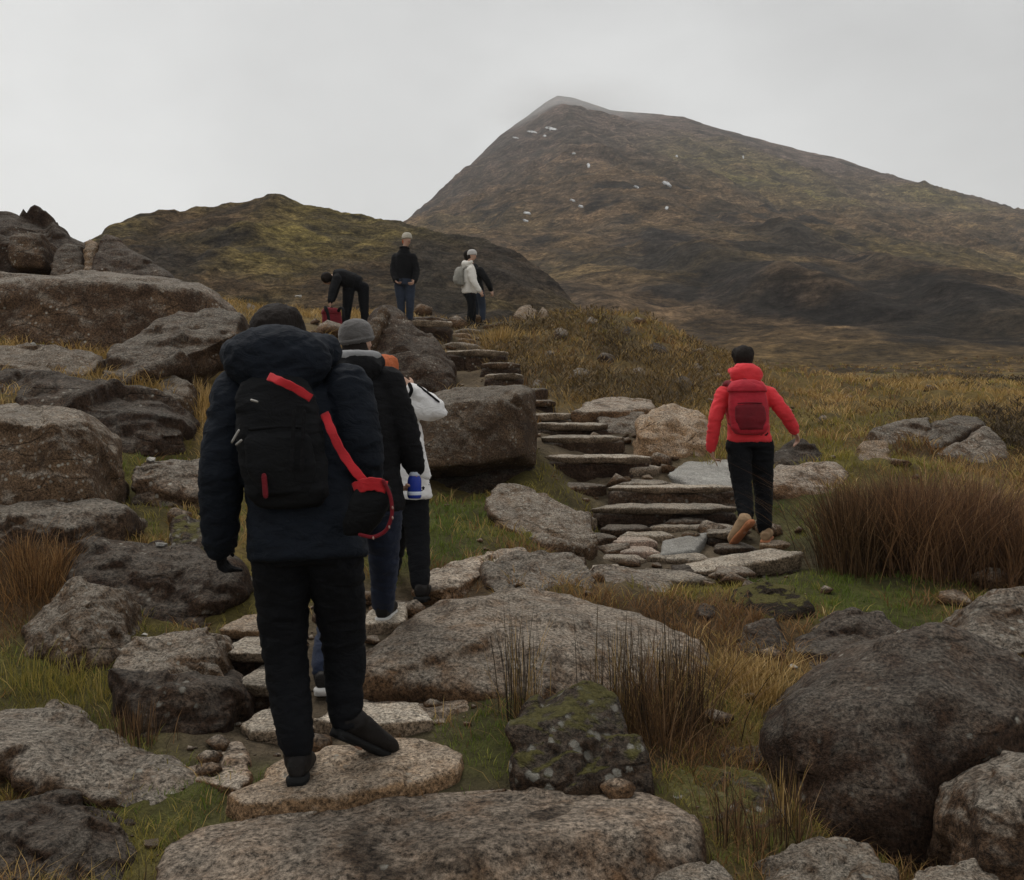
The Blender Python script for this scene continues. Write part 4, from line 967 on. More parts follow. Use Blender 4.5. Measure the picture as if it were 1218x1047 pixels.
# a broad belt of broken crags slanting down to the right
pxm = CX + MX / MY * F
bd_ = np.interp(pxm, [680, 760, 900, 1050, 1215], [215, 190, 150, 118, 88])
belt = np.exp(-(np.log(MY / bd_) / 0.36) ** 2) * np.clip((pxm - 690) / 90, 0, 1)
belt2 = np.exp(-(np.log(MY / (bd_ * 1.95)) / 0.20) ** 2) * np.clip((pxm - 800) / 60, 0, 1) * np.clip((1120 - pxm) / 100, 0, 1)
bm_ = np.clip((np.maximum(belt, 0.9 * belt2) * 0.85 + 1.9 * nC + 1.3 * gul - 0.46) * 3.0, 0, 1) * 0.9
col = col * (1 - bm_[:, None]) + np.array((0.034, 0.029, 0.027))[None] * bm_[:, None]
# a yellow-green slope high on the right shoulder
yg = np.exp(-(((MX - 118) / 42) ** 2 + ((MY - 470) / 75) ** 2)) + 0.7 * np.exp(-(((MX - 215) / 26) ** 2 + ((MY - 500) / 40) ** 2))
yg = np.clip(yg * (0.8 + 1.2 * nA), 0, 0.85)
col = col * (1 - yg[:, None]) + np.array((0.215, 0.180, 0.050))[None] * yg[:, None]
col = col * (1 - wr[:, None] * 0.92) + rockc[None] * wr[:, None] * 0.92
lf = np.clip((655 - (CX + MX / MY * F)) / 60, 0, 1) * np.clip((MY - 380) / 120, 0, 1) * np.clip(0.75 + 1.6 * nC, 0, 1)
col = col * (1 - lf[:, None] * 0.6) + rockc[None] * lf[:, None] * 0.6
ca = mme.color_attributes.new('cover', 'FLOAT_COLOR', 'POINT')
ca.data.foreach_set('color', np.concatenate([col, np.ones((len(col), 1))], 1).astype(np.float32).ravel())
M['terrain'] = terrain_mat('mountain_slopes')
mount = tag(link('mountain', mme, M['terrain']), 'broad brown mountain with a misty pointed summit and scattered snow', 'mountain', kind='structure')

# the nearer hill on the left
HILL = [(-500, 300, 62), (-100, 296, 64), (60, 300, 66), (100, 294, 66), (128, 288, 66), (142, 271, 67), (164, 262, 68), (190, 258, 68), (215, 260, 69), (236, 252, 70), (252, 254, 70), (300, 246, 70), (314, 244, 70), (320, 239, 70), (340, 239, 70), (350, 246, 70), (400, 254, 70), (450, 265, 69), (480, 270, 68), (502, 275, 67), (540, 284, 66), (600, 300, 64), (640, 322, 62), (668, 348, 60), (700, 385, 58), (760, 440, 56), (900, 520, 54)]
HW = np.array([tuple(W(*p)) for p in HILL])
hxs = np.linspace(-62, 14, 260)
hys = np.concatenate([np.linspace(28, 75, 170)[:-1], np.linspace(75, 130, 40)])
hx_, hy_ = np.meshgrid(hxs, hys)
HX, HY = hx_.ravel(), hy_.ravel()


def hill_z(x, y):
    zr = np.interp(x, HW[:, 0], HW[:, 2]); yr = np.interp(x, HW[:, 0], HW[:, 1])
    s = np.clip((y - 30) / (yr - 30), 0, 1)
    g0 = 2.2
    z = g0 + (zr - g0) * (0.25 * s + 0.75 * s ** 1.5)
    z = z - np.clip(y - yr, 0, None) * 0.4
    p = np.stack([x, y, z], 1)
    env = np.clip((1 - s) * 4, 0.28, 1) * np.clip(s * 5, 0, 1)
    return z + env * (1.3 * fbm(p / 9.0, 5, 101) + 0.8 * ridged(p / 4.5, 4, 105)) + 0.8 * fbm(p / 3.6, 5, 109, gain=0.62) + 0.35 * np.clip(ridged(p / 5.0, 3, 113), 0, 1)


HZ = hill_z(HX, HY)
ii = np.arange(len(HX)).reshape(len(hys), len(hxs))
hq = np.stack([ii[:-1, :-1].ravel(), ii[:-1, 1:].ravel(), ii[1:, 1:].ravel(), ii[1:, :-1].ravel()], 1)
hme = np_mesh('hill', np.stack([HX, HY, HZ], 1), [hq])
no = get_no(hme)
slope = 1 - no[:, 2]
p3 = np.stack([HX, HY, HZ], 1)
nA = fbm(p3 / 7.0, 4, 111); nB = fbm(p3 / 16.0, 3, 115)
wo = np.clip(0.45 + 3.0 * nB, 0, 1)
col = np.array((0.120, 0.078, 0.042))[None] * (1 - wo[:, None]) + np.array((0.210, 0.160, 0.052))[None] * wo[:, None]
wr = np.clip((slope - 0.20 + 0.40 * nA) * 5, 0, 1) * 0.9
hpx = CX + HX / HY * F
hpy = CY - (HZ - CAMZ) / HY * F
wr = np.maximum(wr, np.clip(1.2 - np.hypot((hpx - 195) / 55, (hpy - 305) / 24), 0, 1) * 0.8)
wr = np.maximum(wr, np.clip((hpx - 440) / 60, 0, 1) * np.clip(0.75 + 2 * nA, 0, 1) * 0.85)
col = col * (1 - wr[:, None]) + np.array((0.045, 0.038, 0.032))[None] * wr[:, None]
ca = hme.color_attributes.new('cover', 'FLOAT_COLOR', 'POINT')
ca.data.foreach_set('color', np.concatenate([col, np.ones((len(col), 1))], 1).astype(np.float32).ravel())
hm = terrain_mat('hill_slopes')
for n in hm.node_tree.nodes:
    if n.type == 'TEX_NOISE':
        n.inputs['Scale'].default_value *= 6
    if n.type == 'BUMP':
        n.inputs['Distance'].default_value = 0.6
tag(link('hill', hme, hm), 'rounded olive and brown hill on the left below the mountain', 'hill', kind='structure')

# ------------------------------------------------------------------ rocks


def build_rock(r, seed):
    P = r['P']
    c = sum(P, Vector()) / len(P)
    zmin = min(p.z for p in P)
    t = r['t']
    pts = [p.copy() for p in P]
    zmid = (max(p.z for p in P) + zmin) / 2
    for p in P:
        pts.append(Vector((p.x * 0.93 + c.x * 0.07, p.y + t, p.z - 0.22 * t - (0.04 if p.z > zmid else 0))))
        if p.z < zmid:
            pts.append(Vector((p.x * 0.98 + c.x * 0.02, p.y + 0.01, p.z - r['sink'])))
            pts.append(Vector((p.x * 0.95 + c.x * 0.05, p.y + t, zmin - r['sink'])))
    org = Vector((c.x, c.y, zmin))
    bm = bmesh.new()
    for p in pts:
        bm.verts.new(p - org)
    bmesh.ops.convex_hull(bm, input=bm.verts)
    bmesh.ops.delete(bm, geom=[v for v in bm.verts if not v.link_faces], context='VERTS')
    rc = random.Random(seed * 13 + 1)
    if r['t'] > 0.1:
        for v in bm.verts:
            v.co.x *= 1.07
            v.co.z *= 1.05 if v.co.z > 0 else 1.0
    if r['t'] > 0.1:      # joints: flat faces where the rock has split
        for _ in range(9):
            dv = Vector((rc.gauss(0, 1), rc.gauss(-0.4, 1), rc.gauss(0.3, 0.6))).normalized()
            sup = [v.co.dot(dv) for v in bm.verts]
            hi, lo_ = max(sup), min(sup)
            cut = hi - (hi - lo_) * rc.uniform(0.015, 0.06)
            bmesh.ops.bisect_plane(bm, geom=bm.verts[:] + bm.edges[:] + bm.faces[:], plane_co=dv * cut, plane_no=dv, clear_outer=True)
            hv = [v.co.copy() for v in bm.verts]
            bm.clear()
            for c_ in hv:
                bm.verts.new(c_)
            bmesh.ops.convex_hull(bm, input=bm.verts)
            bmesh.ops.delete(bm, geom=[v for v in bm.verts if not v.link_faces], context='VERTS')
    me = bpy.data.meshes.new(r['name'])
    bm.to_mesh(me)
    bm.free()
    co = get_co(me)
    ext = co.max(0) - co.min(0)
    size = float(np.sort(ext)[1])
    big = float(ext.max())
    d = c.y
    vox = max(big / 67, d * 0.0027, 0.009)
    vox = min(vox, float(ext.min()) / 5)
    me = remesh(me, vox, 0)
    # weathering: broad hollows, ledges along the bedding, chipped edges
    co = get_co(me); no = get_no(me)
    k = r['rough'] * 0.62
    q = co / size
    off = seed * 3.17
    disp = 0.010 * size * fbm(q * 1.9 + off, 3, seed)
    tilt = np.array([0.18 * math.sin(seed), 0.12 * math.cos(seed * 1.7), 1.0])
    h = (co @ tilt) / size
    lay = perlin(np.stack([q[:, 0] * 0.9 + off, q[:, 1] * 0.9, h * 9], 1), seed + 9)
    lay = np.clip(lay * 3.0, -0.6, 0.6)
    disp += r['strata'] * 0.040 * size * lay * (1 - np.abs(no[:, 2])) * 1.3
    disp += 0.010 * size * ridged(q * 4.5 + off, 3, seed + 13)
    disp += 0.008 * size * fbm(q * 12 + off, 2, seed + 21)
    # broken facets: each patch of the surface tilts its own way
    rg = np.random.default_rng(seed)
    for kk, am, of in ((8, 0.10, 0.014), (30, 0.16, 0.012), (100, 0.16, 0.006)):
        sd = co[rg.integers(0, len(co), kk)]
        wq = co + 0.05 * size * np.stack([fbm(q * 3 + 7 * j + off, 2, seed + 40 + j) for j in range(3)], 1)
        d2 = ((wq[:, None, :] * np.array([1, 1, 1.5]) - sd[None] * np.array([1, 1, 1.5])) ** 2).sum(-1)
        ix = d2.argmin(1)
        rv = rg.normal(0, am, (kk, 3))
        disp += 0.75 * (((co - sd[ix]) * rv[ix]).sum(1) + (rg.uniform(-of, of, kk) * size)[ix])
    lim = 0.17 * float(ext.min())
    disp = np.clip(disp * k, -lim, lim)
    co = co + no * disp[:, None]
    set_co(me, co)
    laplace(me, 2, 0.3)
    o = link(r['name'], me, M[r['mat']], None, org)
    if r['label']:
        tag(o, r['label'], r['cat'] if r['cat'] != 'rock' else ('boulder' if r['name'] == 'boulder' else 'rock'), r['group'])
    if r.get('riser'):
        c_ = build_rock(dict(name='riser', label=None, mat='dark' if seed % 3 else 'grey', P=r['riser'], t=0.02, strata=0.9, rough=0.9, cat=None, group=None, sink=0.14), seed + 500)
        c_.parent = o
        c_.location = c_.location - o.location
    return o


ROCK_OBS = [build_rock(r, i + 3) for i, r in enumerate(ROCKS)]

# one search tree over all rocks, to keep plants from growing through them
_v, _f = [], []
for o in ROCK_OBS + [c for q in ROCK_OBS for c in q.children]:
    off = len(_v)
    lo = o.location + (o.parent.location if o.parent else Vector())
    _v += [(x[0] + lo.x, x[1] + lo.y, x[2] + lo.z) for x in get_co(o.data)]
    _f += [tuple(i + off for i in p.vertices) for p in o.data.polygons]
ROCK_BVH = BVHTree.FromPolygons(_v, _f)
del _v, _f


def covered(x, y, z, margin=0.0):
    hit = ROCK_BVH.ray_cast(Vector((x, y, z + 12)), Vector((0, 0, -1)), 12 - margin)
    return hit[0] is not None


def surface_z(x, y, ztop=12.0):
    """top of rock or ground below a point"""
    g = float(ground_z(np.array([x]), np.array([y]))[0])
    hit = ROCK_BVH.ray_cast(Vector((x, y, g + 3)), Vector((0, 0, -1)), 3.0)
    return max(g, hit[0].z) if hit[0] is not None else g


# loose stones, white ones picked out singly
def pebble_mesh(seed, n=10):
    r = random.Random(seed)
    bm = bmesh.new()
    for _ in range(n + 6):
        v = Vector((r.gauss(0, 1), r.gauss(0, 1), r.gauss(0, 0.8)))
        v.normalize()
        bm.verts.new(Vector((v.x, v.y * 0.8, v.z * 0.6)) * r.uniform(0.8, 1.0))
    bmesh.ops.convex_hull(bm, input=bm.verts)
    bmesh.ops.delete(bm, geom=[v for v in bm.verts if not v.link_faces], context='VERTS')
    me = bpy.data.meshes.new('stone')
    bm.to_mesh(me); bm.free()
    return me


PEB = [pebble_mesh(i) for i in range(6)]
WHITE = [(192, 640, 5.9, .045, 'white quartz stone beside the greenish cube of rock'), (944, 778, 5.15, .032, 'white stone lying before the dark low boulder'), (180, 1005, 3.3, .035, 'pale pebble beside the long ribbed slab end'), (38, 402, 10.6, .06, 'white quartz lump under the huge long block'), (180, 548, 7.3, .05, 'white stone on top of the dull grey boulder'), (172, 752, 5.1, .02, 'tiny white stone at the foot of the large dark rock mass'),
         (745, 512, 10.9, .05, 'first loose stone beside the stacked steps'), (756, 524, 10.6, .06, 'second loose stone beside the stacked steps'), (752, 537, 10.2, .05, 'third loose stone beside the stacked steps'), (770, 566, 9.6, .07, 'loose tan stone at the corner of the slate slab'), (745, 572, 9.5, .06, 'loose tan stone on the step below the stack'), (915, 455, 20, .1, 'pale stone far off on the golden grass'), (355, 352, 21, .09, 'white stone on the grass above the navy hood')]
for i, (a, b_, d, s, lab) in enumerate(WHITE):
    p = W(a, b_, d)
    z = surface_z(p.x, p.y)
    if abs(z - p.z) > 0.35:
        z = p.z - s * 0.4
    o = link('stone', PEB[i % 6].copy(), M['quartz'] if 'white' in lab else M['pale'], None, (p.x, p.y, z + s * 0.3))
    o.scale = (s, s, s)
    o.rotation_euler = (0, 0, i * 1.3)
    tag(o, lab, 'stone', 'loose stones')


# ------------------------------------------------------------------ plants
def blades_mesh(name, base, length, width, lean, az, bend, tint, seg=2):
    """curved tapering blades; lean = horizontal reach / length, bend = droop"""
    n = len(base)
    dirh = np.stack([np.cos(az), np.sin(az), np.zeros(n)], 1)
    fa = az + math.pi / 2 + RNG.normal(0, 0.6, n)
    side = np.stack([np.cos(fa), np.sin(fa), np.zeros(n)], 1)
    rows = []
    for k in range(seg + 1):
        u = k / seg
        h = length * (u - bend * u * u * 0.5)
        r = length * lean * (0.35 * u + 0.65 * u * u)
        c = base + dirh * r[:, None] + np.array([0, 0, 1.0])[None] * h[:, None]
        if k < seg:
            w = width * (1 - 0.45 * u)
            rows.append(c - side * (w / 2)[:, None])
            rows.append(c + side * (w / 2)[:, None])
        else:
            rows.append(c)
    m_ = len(rows)
    V = np.stack(rows, 1).reshape(-1, 3)
    i0 = (np.arange(n) * m_)[:, None]
    polys = []
    if seg > 1:
        q = [np.array([[2 * k, 2 * k + 1, 2 * k + 3, 2 * k + 2]]) for k in range(seg - 1)]
        polys.append(np.concatenate([i0 + a for a in q], 0))
    polys.append(i0 + np.array([[2 * seg - 2, 2 * seg - 1, 2 * seg]]))
    me = np_mesh(name, V, polys, smooth=False)
    at = me.attributes.new('tint', 'FLOAT', 'POINT')
    at.data.foreach_set('value', np.repeat(np.clip(tint, 0, 1), m_).astype(np.float32))
    return me


def scatter_tufts(n, d0, d1, a0=-33, a1=33):
    a = np.radians(RNG.uniform(a0, a1, n))
    d = np.exp(RNG.uniform(math.log(d0), math.log(d1), n))
    x = d * np.tan(a)
    y = d
    return x, y


tx, ty = scatter_tufts(74000, 2.6, 75)
tw = zone_weights(tx, ty)
td = ty
def far_z(x, y):
    z = ground_z(x, y)
    f = y > 34
    if f.any():
        z[f] = np.maximum(z[f], mount_z(x[f], y[f]) - np.clip((42 - y[f]) / 8, 0, 1) * 4.0)
    return z


tz = far_z(tx, ty)
cum = np.cumsum(tw, 1)
typ = (RNG.random(len(tx))[:, None] > cum).sum(1).clip(0, ZN - 1)
clump = fbm(np.stack([tx / np.clip(td * 0.05, .2, 2), ty / np.clip(td * 0.05, .2, 2), tx * 0], 1), 2, 121)
keep = (typ != 4) & ((ty < 45) | (tx > 4)) & (RNG.random(len(tx)) < np.clip(0.62 + 1.1 * clump, 0.08, 1))
keep &= RNG.random(len(tx)) > tw[:, 4] * 1.2
for i in np.nonzero(keep)[0]:
    if covered(tx[i], ty[i], tz[i], 0.02):
        keep[i] = False
tx, ty, tz, td, typ = tx[keep], ty[keep], tz[keep], td[keep], typ[keep]

GRASS = {  # kind: blades per tuft, length, lean, bend, radius
    0: (6, 0.055, 0.55, 0.35, 0.035), 1: (6, 0.075, 0.75, 0.45, 0.05), 2: (6, 0.135, 0.85, 0.65, 0.06), 3: (6, 0.12, 0.9, 0.6, 0.06), 5: (26, 0.05, 1.2, 0.5, 0.16)}
GNAME = {0: ('green_grass', 'g_green', 'short green grass between the rocks and along the path'), 1: ('olive_grass', 'g_olive', 'mossy olive turf around the boulders'), 2: ('dry_grass', 'g_tan', 'dry golden grass on the slopes'), 3: ('rust_grass', 'g_rust', 'rust brown dead grass in the hollows'), 5: ('heather', 'heather', 'brown and orange heather patches on the bank beside the steps')}
for k, (nb, ln, lean, bend, rad) in GRASS.items():
    s = typ == k
    if not s.any():
        continue
    bx = np.repeat(tx[s], nb); by = np.repeat(ty[s], nb); bz = np.repeat(tz[s], nb); bd = np.repeat(td[s], nb)
    lowf = fbm(np.stack([tx[s] / np.clip(td[s] * .09, .4, 3), ty[s] / np.clip(td[s] * .09, .4, 3), tx[s] * 0], 1), 3, 131 + k)
    tt = np.repeat(np.clip(RNG.beta(2, 2, s.sum()) * 0.6 + 0.15 + 1.1 * lowf, 0, 1), nb)
    n = len(bx)
    sc = np.clip(bd / 6.0, 0.8, 1.9) ** 0.7
    ang = RNG.uniform(0, 2 * math.pi, n)
    rr = np.sqrt(RNG.random(n)) * rad * sc
    ox, oy = np.cos(ang) * rr, np.sin(ang) * rr
    bx = bx + ox; by = by + oy
    gz = far_z(bx, by)
    L = ln * sc * RNG.uniform(0.45, 1.25, n) * (1.0 if k != 5 else 1.15)
    wd = np.maximum(0.0028, bd * 0.00075) * RNG.uniform(0.8, 1.4, n) * (1.35 if k == 5 else 1.0)
    if k == 5:        # leafy sprigs through a low dome
        gz = gz + RNG.random(n) ** 0.5 * 0.13 * sc * (1 - (rr / (rad * sc)) ** 2)
    me = blades_mesh(GNAME[k][0], np.stack([bx, by, gz - 0.008], 1), L, wd, lean * RNG.uniform(0.5, 1.3, n), ang + RNG.normal(0, 0.5, n), bend * np.ones(n), (tt * 0.65 + RNG.random(n) * 0.35) * (0.85 if k == 5 else 1.0))
    tag(link(GNAME[k][0], me, M[GNAME[k][1]]), GNAME[k][2], 'grass' if k != 5 else 'heather', kind='stuff')


def rush(label, mat, spots, n, h, spread, lean=0.35, wid=0.0045, thick_base=None, name='rush_clump', away=None, bend=0.25, group='rush clumps'):
    """stems rooted around spots [(px, py, d)], each a tuft that fans out"""
    C_ = np.array([tuple(W(*s)) for s in spots])
    idx = RNG.integers(0, len(C_), n)
    c = C_[idx]
    a = RNG.uniform(0, 2 * math.pi, n)
    r = np.abs(RNG.normal(0, spread, n))
    x = c[:, 0] + np.cos(a) * r
    y = c[:, 1] + np.sin(a) * r
    z = ground_z(x, y)
    ok = np.array([not covered(x[i], y[i], z[i], 0.05) for i in range(n)])
    x, y, z, a, r = x[ok], y[ok], z[ok], a[ok], r[ok]
    n = len(x)
    L = h * RNG.uniform(0.35, 1.0, n) ** 0.6
    le = lean * (0.25 + r / (spread * 1.5)) * RNG.uniform(0.2, 1.7, n)
    if away is not None:
        a = np.where(RNG.random(n) < 0.5, away + RNG.normal(0, 0.5, n), a)
    org = Vector((float(x.mean()), float(y.mean()), float(z.mean())))
    me = blades_mesh(name, np.stack([x - org.x, y - org.y, z - org.z - 0.02], 1), L, wid * RNG.uniform(0.6, 1.3, n), le, a + RNG.normal(0, 0.7, n), bend * RNG.uniform(0.3, 2.2, n), RNG.beta(1.5, 1.6, n), seg=4)
    return tag(link(name, me, M[mat], None, org), label, 'rushes', group)


rush('tall dark brown rush tussock nearest the red jacket walker', 'rush', [(1000, 668, 7.3), (1020, 672, 7.2), (1010, 660, 7.5), (1040, 670, 7.3), (1060, 664, 7.5), (1012, 672, 7.2)], 2300, 0.80, 0.11, 0.38, 0.0055)
rush('wide reddish brown rush tussock in the middle of the right side', 'rushtip', [(1080, 680, 7.2), (1110, 684, 7.1), (1060, 672, 7.5), (1140, 680, 7.3), (1160, 680, 7.4), (1100, 670, 7.6)], 3200, 0.90, 0.17, 0.55, 0.0055)
rush('reddish rush tussock running out of the right edge', 'rushtip', [(1185, 692, 7.0), (1215, 695, 6.9), (1200, 690, 7.2), (1240, 700, 6.8), (1180, 680, 7.4), (1270, 700, 6.9)], 2600, 0.74, 0.16, 0.4, 0.0055)
rush('sparse upright dark rushes before the pale boulder top', 'darkrush', [(612, 842, 4.2), (640, 846, 4.18), (665, 842, 4.2), (690, 842, 4.22), (715, 842, 4.22), (718, 838, 4.24), (740, 842, 4.24), (630, 850, 4.12), (765, 840, 4.28), (790, 840, 4.3), (815, 835, 4.35)], 300, 0.60, 0.05, 0.12, 0.0042, bend=0.05)
rush('dense brown rushes right of the lichen-spotted boulder', 'rush', [(770, 850, 4.15), (800, 850, 4.2), (790, 880, 4.0), (820, 840, 4.35), (760, 830, 4.3), (835, 850, 4.3)], 420, 0.50, 0.11, 0.6, 0.0038)
rush('sparse straw coloured rushes behind the lichen-spotted boulder', 'g_tan', [(615, 846, 4.18), (645, 846, 4.2), (675, 845, 4.22), (700, 845, 4.22), (730, 845, 4.25), (760, 845, 4.28), (790, 842, 4.3)], 170, 0.52, 0.06, 0.25, 0.0032, bend=0.1)
rush('rust tinted grass tuft behind the lichen-spotted boulder', 'g_rust', [(640, 850, 4.1), (655, 850, 4.1), (648, 846, 4.12)], 600, 0.20, 0.07, 0.6, 0.004)
rush('thin upright rushes between the mossy pale boulder and the huge boulder', 'rush', [(900, 1000, 3.4), (930, 990, 3.45), (880, 990, 3.45), (950, 980, 3.5), (935, 940, 3.7), (860, 1000, 3.4)], 170, 0.34, 0.06, 0.3, 0.0034)
rush('few pale bent stems hanging at the left flank of the huge boulder', 'g_tan', [(932, 960, 3.62), (940, 970, 3.6), (928, 950, 3.66)], 30, 0.36, 0.03, 0.2, 0.0036)
rush('few dark thin stems at the left end of the long bedrock slab', 'darkrush', [(170, 1062, 3.0), (172, 1062, 3.0)], 9, 0.2, 0.012, 0.1, 0.003, bend=0.0)
rush('thin rushes between the rounded grey boulder and the ribbed slab', 'rush', [(150, 872, 4.0), (175, 884, 3.92), (160, 878, 3.96)], 170, 0.24, 0.06, 0.3, 0.0034)
rush('olive grass tuft between the pointed and the rounded boulders', 'g_olive', [(90, 815, 4.5), (120, 822, 4.4), (60, 815, 4.5), (30, 805, 4.55)], 420, 0.20, 0.12, 0.5, 0.0036)
rush('rust grass tuft below the table-like slab at the left edge', 'g_rust', [(30, 690, 5.6), (50, 700, 5.5), (70, 690, 5.6), (45, 705, 5.45)], 900, 0.26, 0.13, 0.6, 0.0042)
rush('golden grass tuft left of the navy jacket shoulder', 'g_tan', [(238, 500, 9.3), (240, 515, 9.2), (234, 490, 9.5), (245, 495, 9.4)], 900, 0.34, 0.22, 0.6, 0.0075)
rush('bright golden grass tuft before the dark stone and huge boulder', 'g_tan', [(880, 815, 4.85), (900, 830, 4.7), (920, 835, 4.7), (870, 800, 5.0), (905, 800, 4.9)], 1100, 0.17, 0.13, 0.7, 0.004)
rush('pale straw tuft at the edge of the top steps', 'g_tan', [(592, 406, 17), (598, 408, 16.9)], 260, 0.45, 0.2, 0.5, 0.012)

# rubble on the path and below the rocks: nobody could count it
rx, ry = scatter_tufts(9000, 2.7, 22)
rw = zone_weights(rx, ry)
kp = RNG.random(len(rx)) < (0.05 + 0.75 * rw[:, 4])
rx, ry = rx[kp], ry[kp]
rz = ground_z(rx, ry)
kp = np.array([not covered(rx[i], ry[i], rz[i], 0.02) for i in range(len(rx))])
rx, ry, rz = rx[kp], ry[kp], rz[kp]
PV, PF = [], []
off = 0
for i in range(len(rx)):
    me = PEB[i % 6]
    s = max(0.010, abs(random.gauss(0, 1)) ** 1.6 * 0.030) * (ry[i] / 5) ** 0.6
    c_ = get_co(me)
    t_ = random.uniform(0, 6.28)
    rot = np.array([[math.cos(t_), -math.sin(t_), 0], [math.sin(t_), math.cos(t_), 0], [0, 0, 1]])
    PV.append(c_ @ rot.T * s + np.array([rx[i], ry[i], rz[i] + s * 0.2]))
    PF.append(np.array([tuple(p.vertices) for p in me.polygons]) + off)
    off += len(c_)
rme = np_mesh('rubble', np.concatenate(PV), [np.concatenate(PF)], smooth=False)
tag(link('rubble', rme, M['tan']), 'loose rubble and grit scattered along the stone path', 'rubble', kind='stuff')


# ------------------------------------------------------------------ people
class Shape:
    """collects closed tubes, lofts and ellipsoids for one voxel union"""
    def __init__(self):
        self.v, self.f = [], []

    def ring_loft(self, rings):
        n = len(rings[0])
        o = len(self.v)
        for r in rings:
            self.v += [tuple(p) for p in r]
        for k in range(len(rings) - 1):
            for i in range(n):
                j = (i + 1) % n
                a = o + k * n
                self.f.append((a + i, a + j, a + n + j, a + n + i))
        self.f.append(tuple(o + i for i in reversed(range(n))))
        e = o + (len(rings) - 1) * n
        self.f.append(tuple(e + i for i in range(n)))

    def loft(self, secs, n=18, p=2.4):
        """secs: (centre, half-width vector, half-depth vector)"""
        rings = []
        for c, a, b in secs:
            r = []
            for i in range(n):
                t = 2 * math.pi * i / n
                cs, sn = math.cos(t), math.sin(t)
                u = math.copysign(abs(cs) ** (2 / p), cs)
                w = math.copysign(abs(sn) ** (2 / p), sn)
                r.append(Vector(c) + Vector(a) * u + Vector(b) * w)
            rings.append(r)
        self.ring_loft(rings)

    def tube(self, pts, rad, n=14, flat=None):
        """round tube with domed ends; flat = (vector, factor) squashes along a direction"""
        pts = [Vector(p) for p in pts]
        rad = list(rad)
        P, R = [], []
        d0 = (pts[1] - pts[0]).normalized()
        for k in (0.98, 0.7):
            P.append(pts[0] - d0 * rad[0] * k * 0.9); R.append(rad[0] * math.sqrt(max(0.02, 1 - k * k)))
        # subdivide for smooth bends
        for i in range(len(pts) - 1):
            for s in range(4):
                u = s / 4
                P.append(pts[i].lerp(pts[i + 1], u)); R.append(rad[i] * (1 - u) + rad[i + 1] * u)
        P.append(pts[-1]); R.append(rad[-1])
        d1 = (pts[-1] - pts[-2]).normalized()
        for k in (0.7, 0.98):
            P.append(pts[-1] + d1 * rad[-1] * k * 0.9); R.append(rad[-1] * math.sqrt(max(0.02, 1 - k * k)))
        # round the corners
        for _ in range(2):
            Q = [P[0], P[1]] + [P[i] * 0.5 + (P[i - 1] + P[i + 1]) * 0.25 for i in range(2, len(P) - 2)] + [P[-2], P[-1]]
            P = Q
        up = Vector((0.3, 0.9, 0.2))
        rings = []
        for i, c in enumerate(P):
            t = (P[min(i + 1, len(P) - 1)] - P[max(i - 1, 0)]).normalized()
            a = t.cross(up)
            if a.length < 1e-4:
                a = t.cross(Vector((1, 0, 0)))
            a.normalize()
            b = t.cross(a).normalized()
            ring = []
            for j in range(n):
                th = 2 * math.pi * j / n
                o = a * math.cos(th) * R[i] + b * math.sin(th) * R[i]
                if flat is not None:
                    fv = Vector(flat[0]).normalized()
                    o = o - fv * o.dot(fv) * (1 - flat[1])
                ring.append(c + o)
            rings.append(ring)
        self.ring_loft(rings)

    def ribbon(self, pts, width, nrm, thick=0.006):
        """flat webbing along a path, its face turned along nrm"""
        pts = [Vector(p) for p in pts]
        P_ = []
        for i in range(len(pts) - 1):
            for s in range(5):
                P_.append(pts[i].lerp(pts[i + 1], s / 5))
        P_.append(pts[-1])
        for _ in range(3):
            P_ = [P_[0]] + [P_[i] * 0.5 + (P_[i - 1] + P_[i + 1]) * 0.25 for i in range(1, len(P_) - 1)] + [P_[-1]]
        nrm = Vector(nrm).normalized()
        secs = []
        for i, c in enumerate(P_):
            t = (P_[min(i + 1, len(P_) - 1)] - P_[max(i - 1, 0)]).normalized()
            a = t.cross(nrm).normalized()
            b = a.cross(t).normalized()
            tw = 0.25 * math.sin(i * 0.55)
            a2 = a * math.cos(tw) + b * math.sin(tw)
            b2 = b * math.cos(tw) - a * math.sin(tw)
            w = width * (1 + 0.08 * math.sin(i * 1.7)) / 2
            secs.append((c, a2 * w, b2 * thick / 2))
        self.loft(secs, 12, 6.0)

    def ell(self, c, ax, ay, az, n=16, m_=9):
        """ellipsoid with three half-axis vectors"""
        c, ax, ay, az = Vector(c), Vector(ax), Vector(ay), Vector(az)
        rings = []
        for k in range(m_):
            ph = math.pi * (k + 0.25) / (m_ - 0.5) - math.pi / 2
            ph = max(-1.5, min(1.5, ph))
            rings.append([c + az * math.sin(ph) + (ax * math.cos(2 * math.pi * i / n) + ay * math.sin(2 * math.pi * i / n)) * math.cos(ph) for i in range(n)])
        self.ring_loft(rings)

    def mesh(self, name, org):
        me = bpy.data.meshes.new(name)
        me.from_pydata([(p[0] - org[0], p[1] - org[1], p[2] - org[2]) for p in self.v], [], self.f)
        bm = bmesh.new(); bm.from_mesh(me)
        bmesh.ops.recalc_face_normals(bm, faces=bm.faces)
        bm.to_mesh(me); bm.free()
        return me

    def build(self, name, mat, parent, org, vox=0.012, it=3, wrinkle=0.0, wscale=14, seed=1, raw=False):
        me = self.mesh(name, org)
        if not raw:
            me = remesh(me, vox, it)
            if wrinkle:
                co, no = get_co(me), get_no(me)
                q = co * wscale
                q[:, 2] *= 2.2
                w = ridged(q + fbm(q * 0.5, 2, seed)[:, None] * 1.5, 2, seed)
                set_co(me, co + no * (wrinkle * w)[:, None])
        else:
            me.polygons.foreach_set('use_smooth', np.ones(len(me.polygons), dtype=bool))
        return link(name, me, mat, parent)


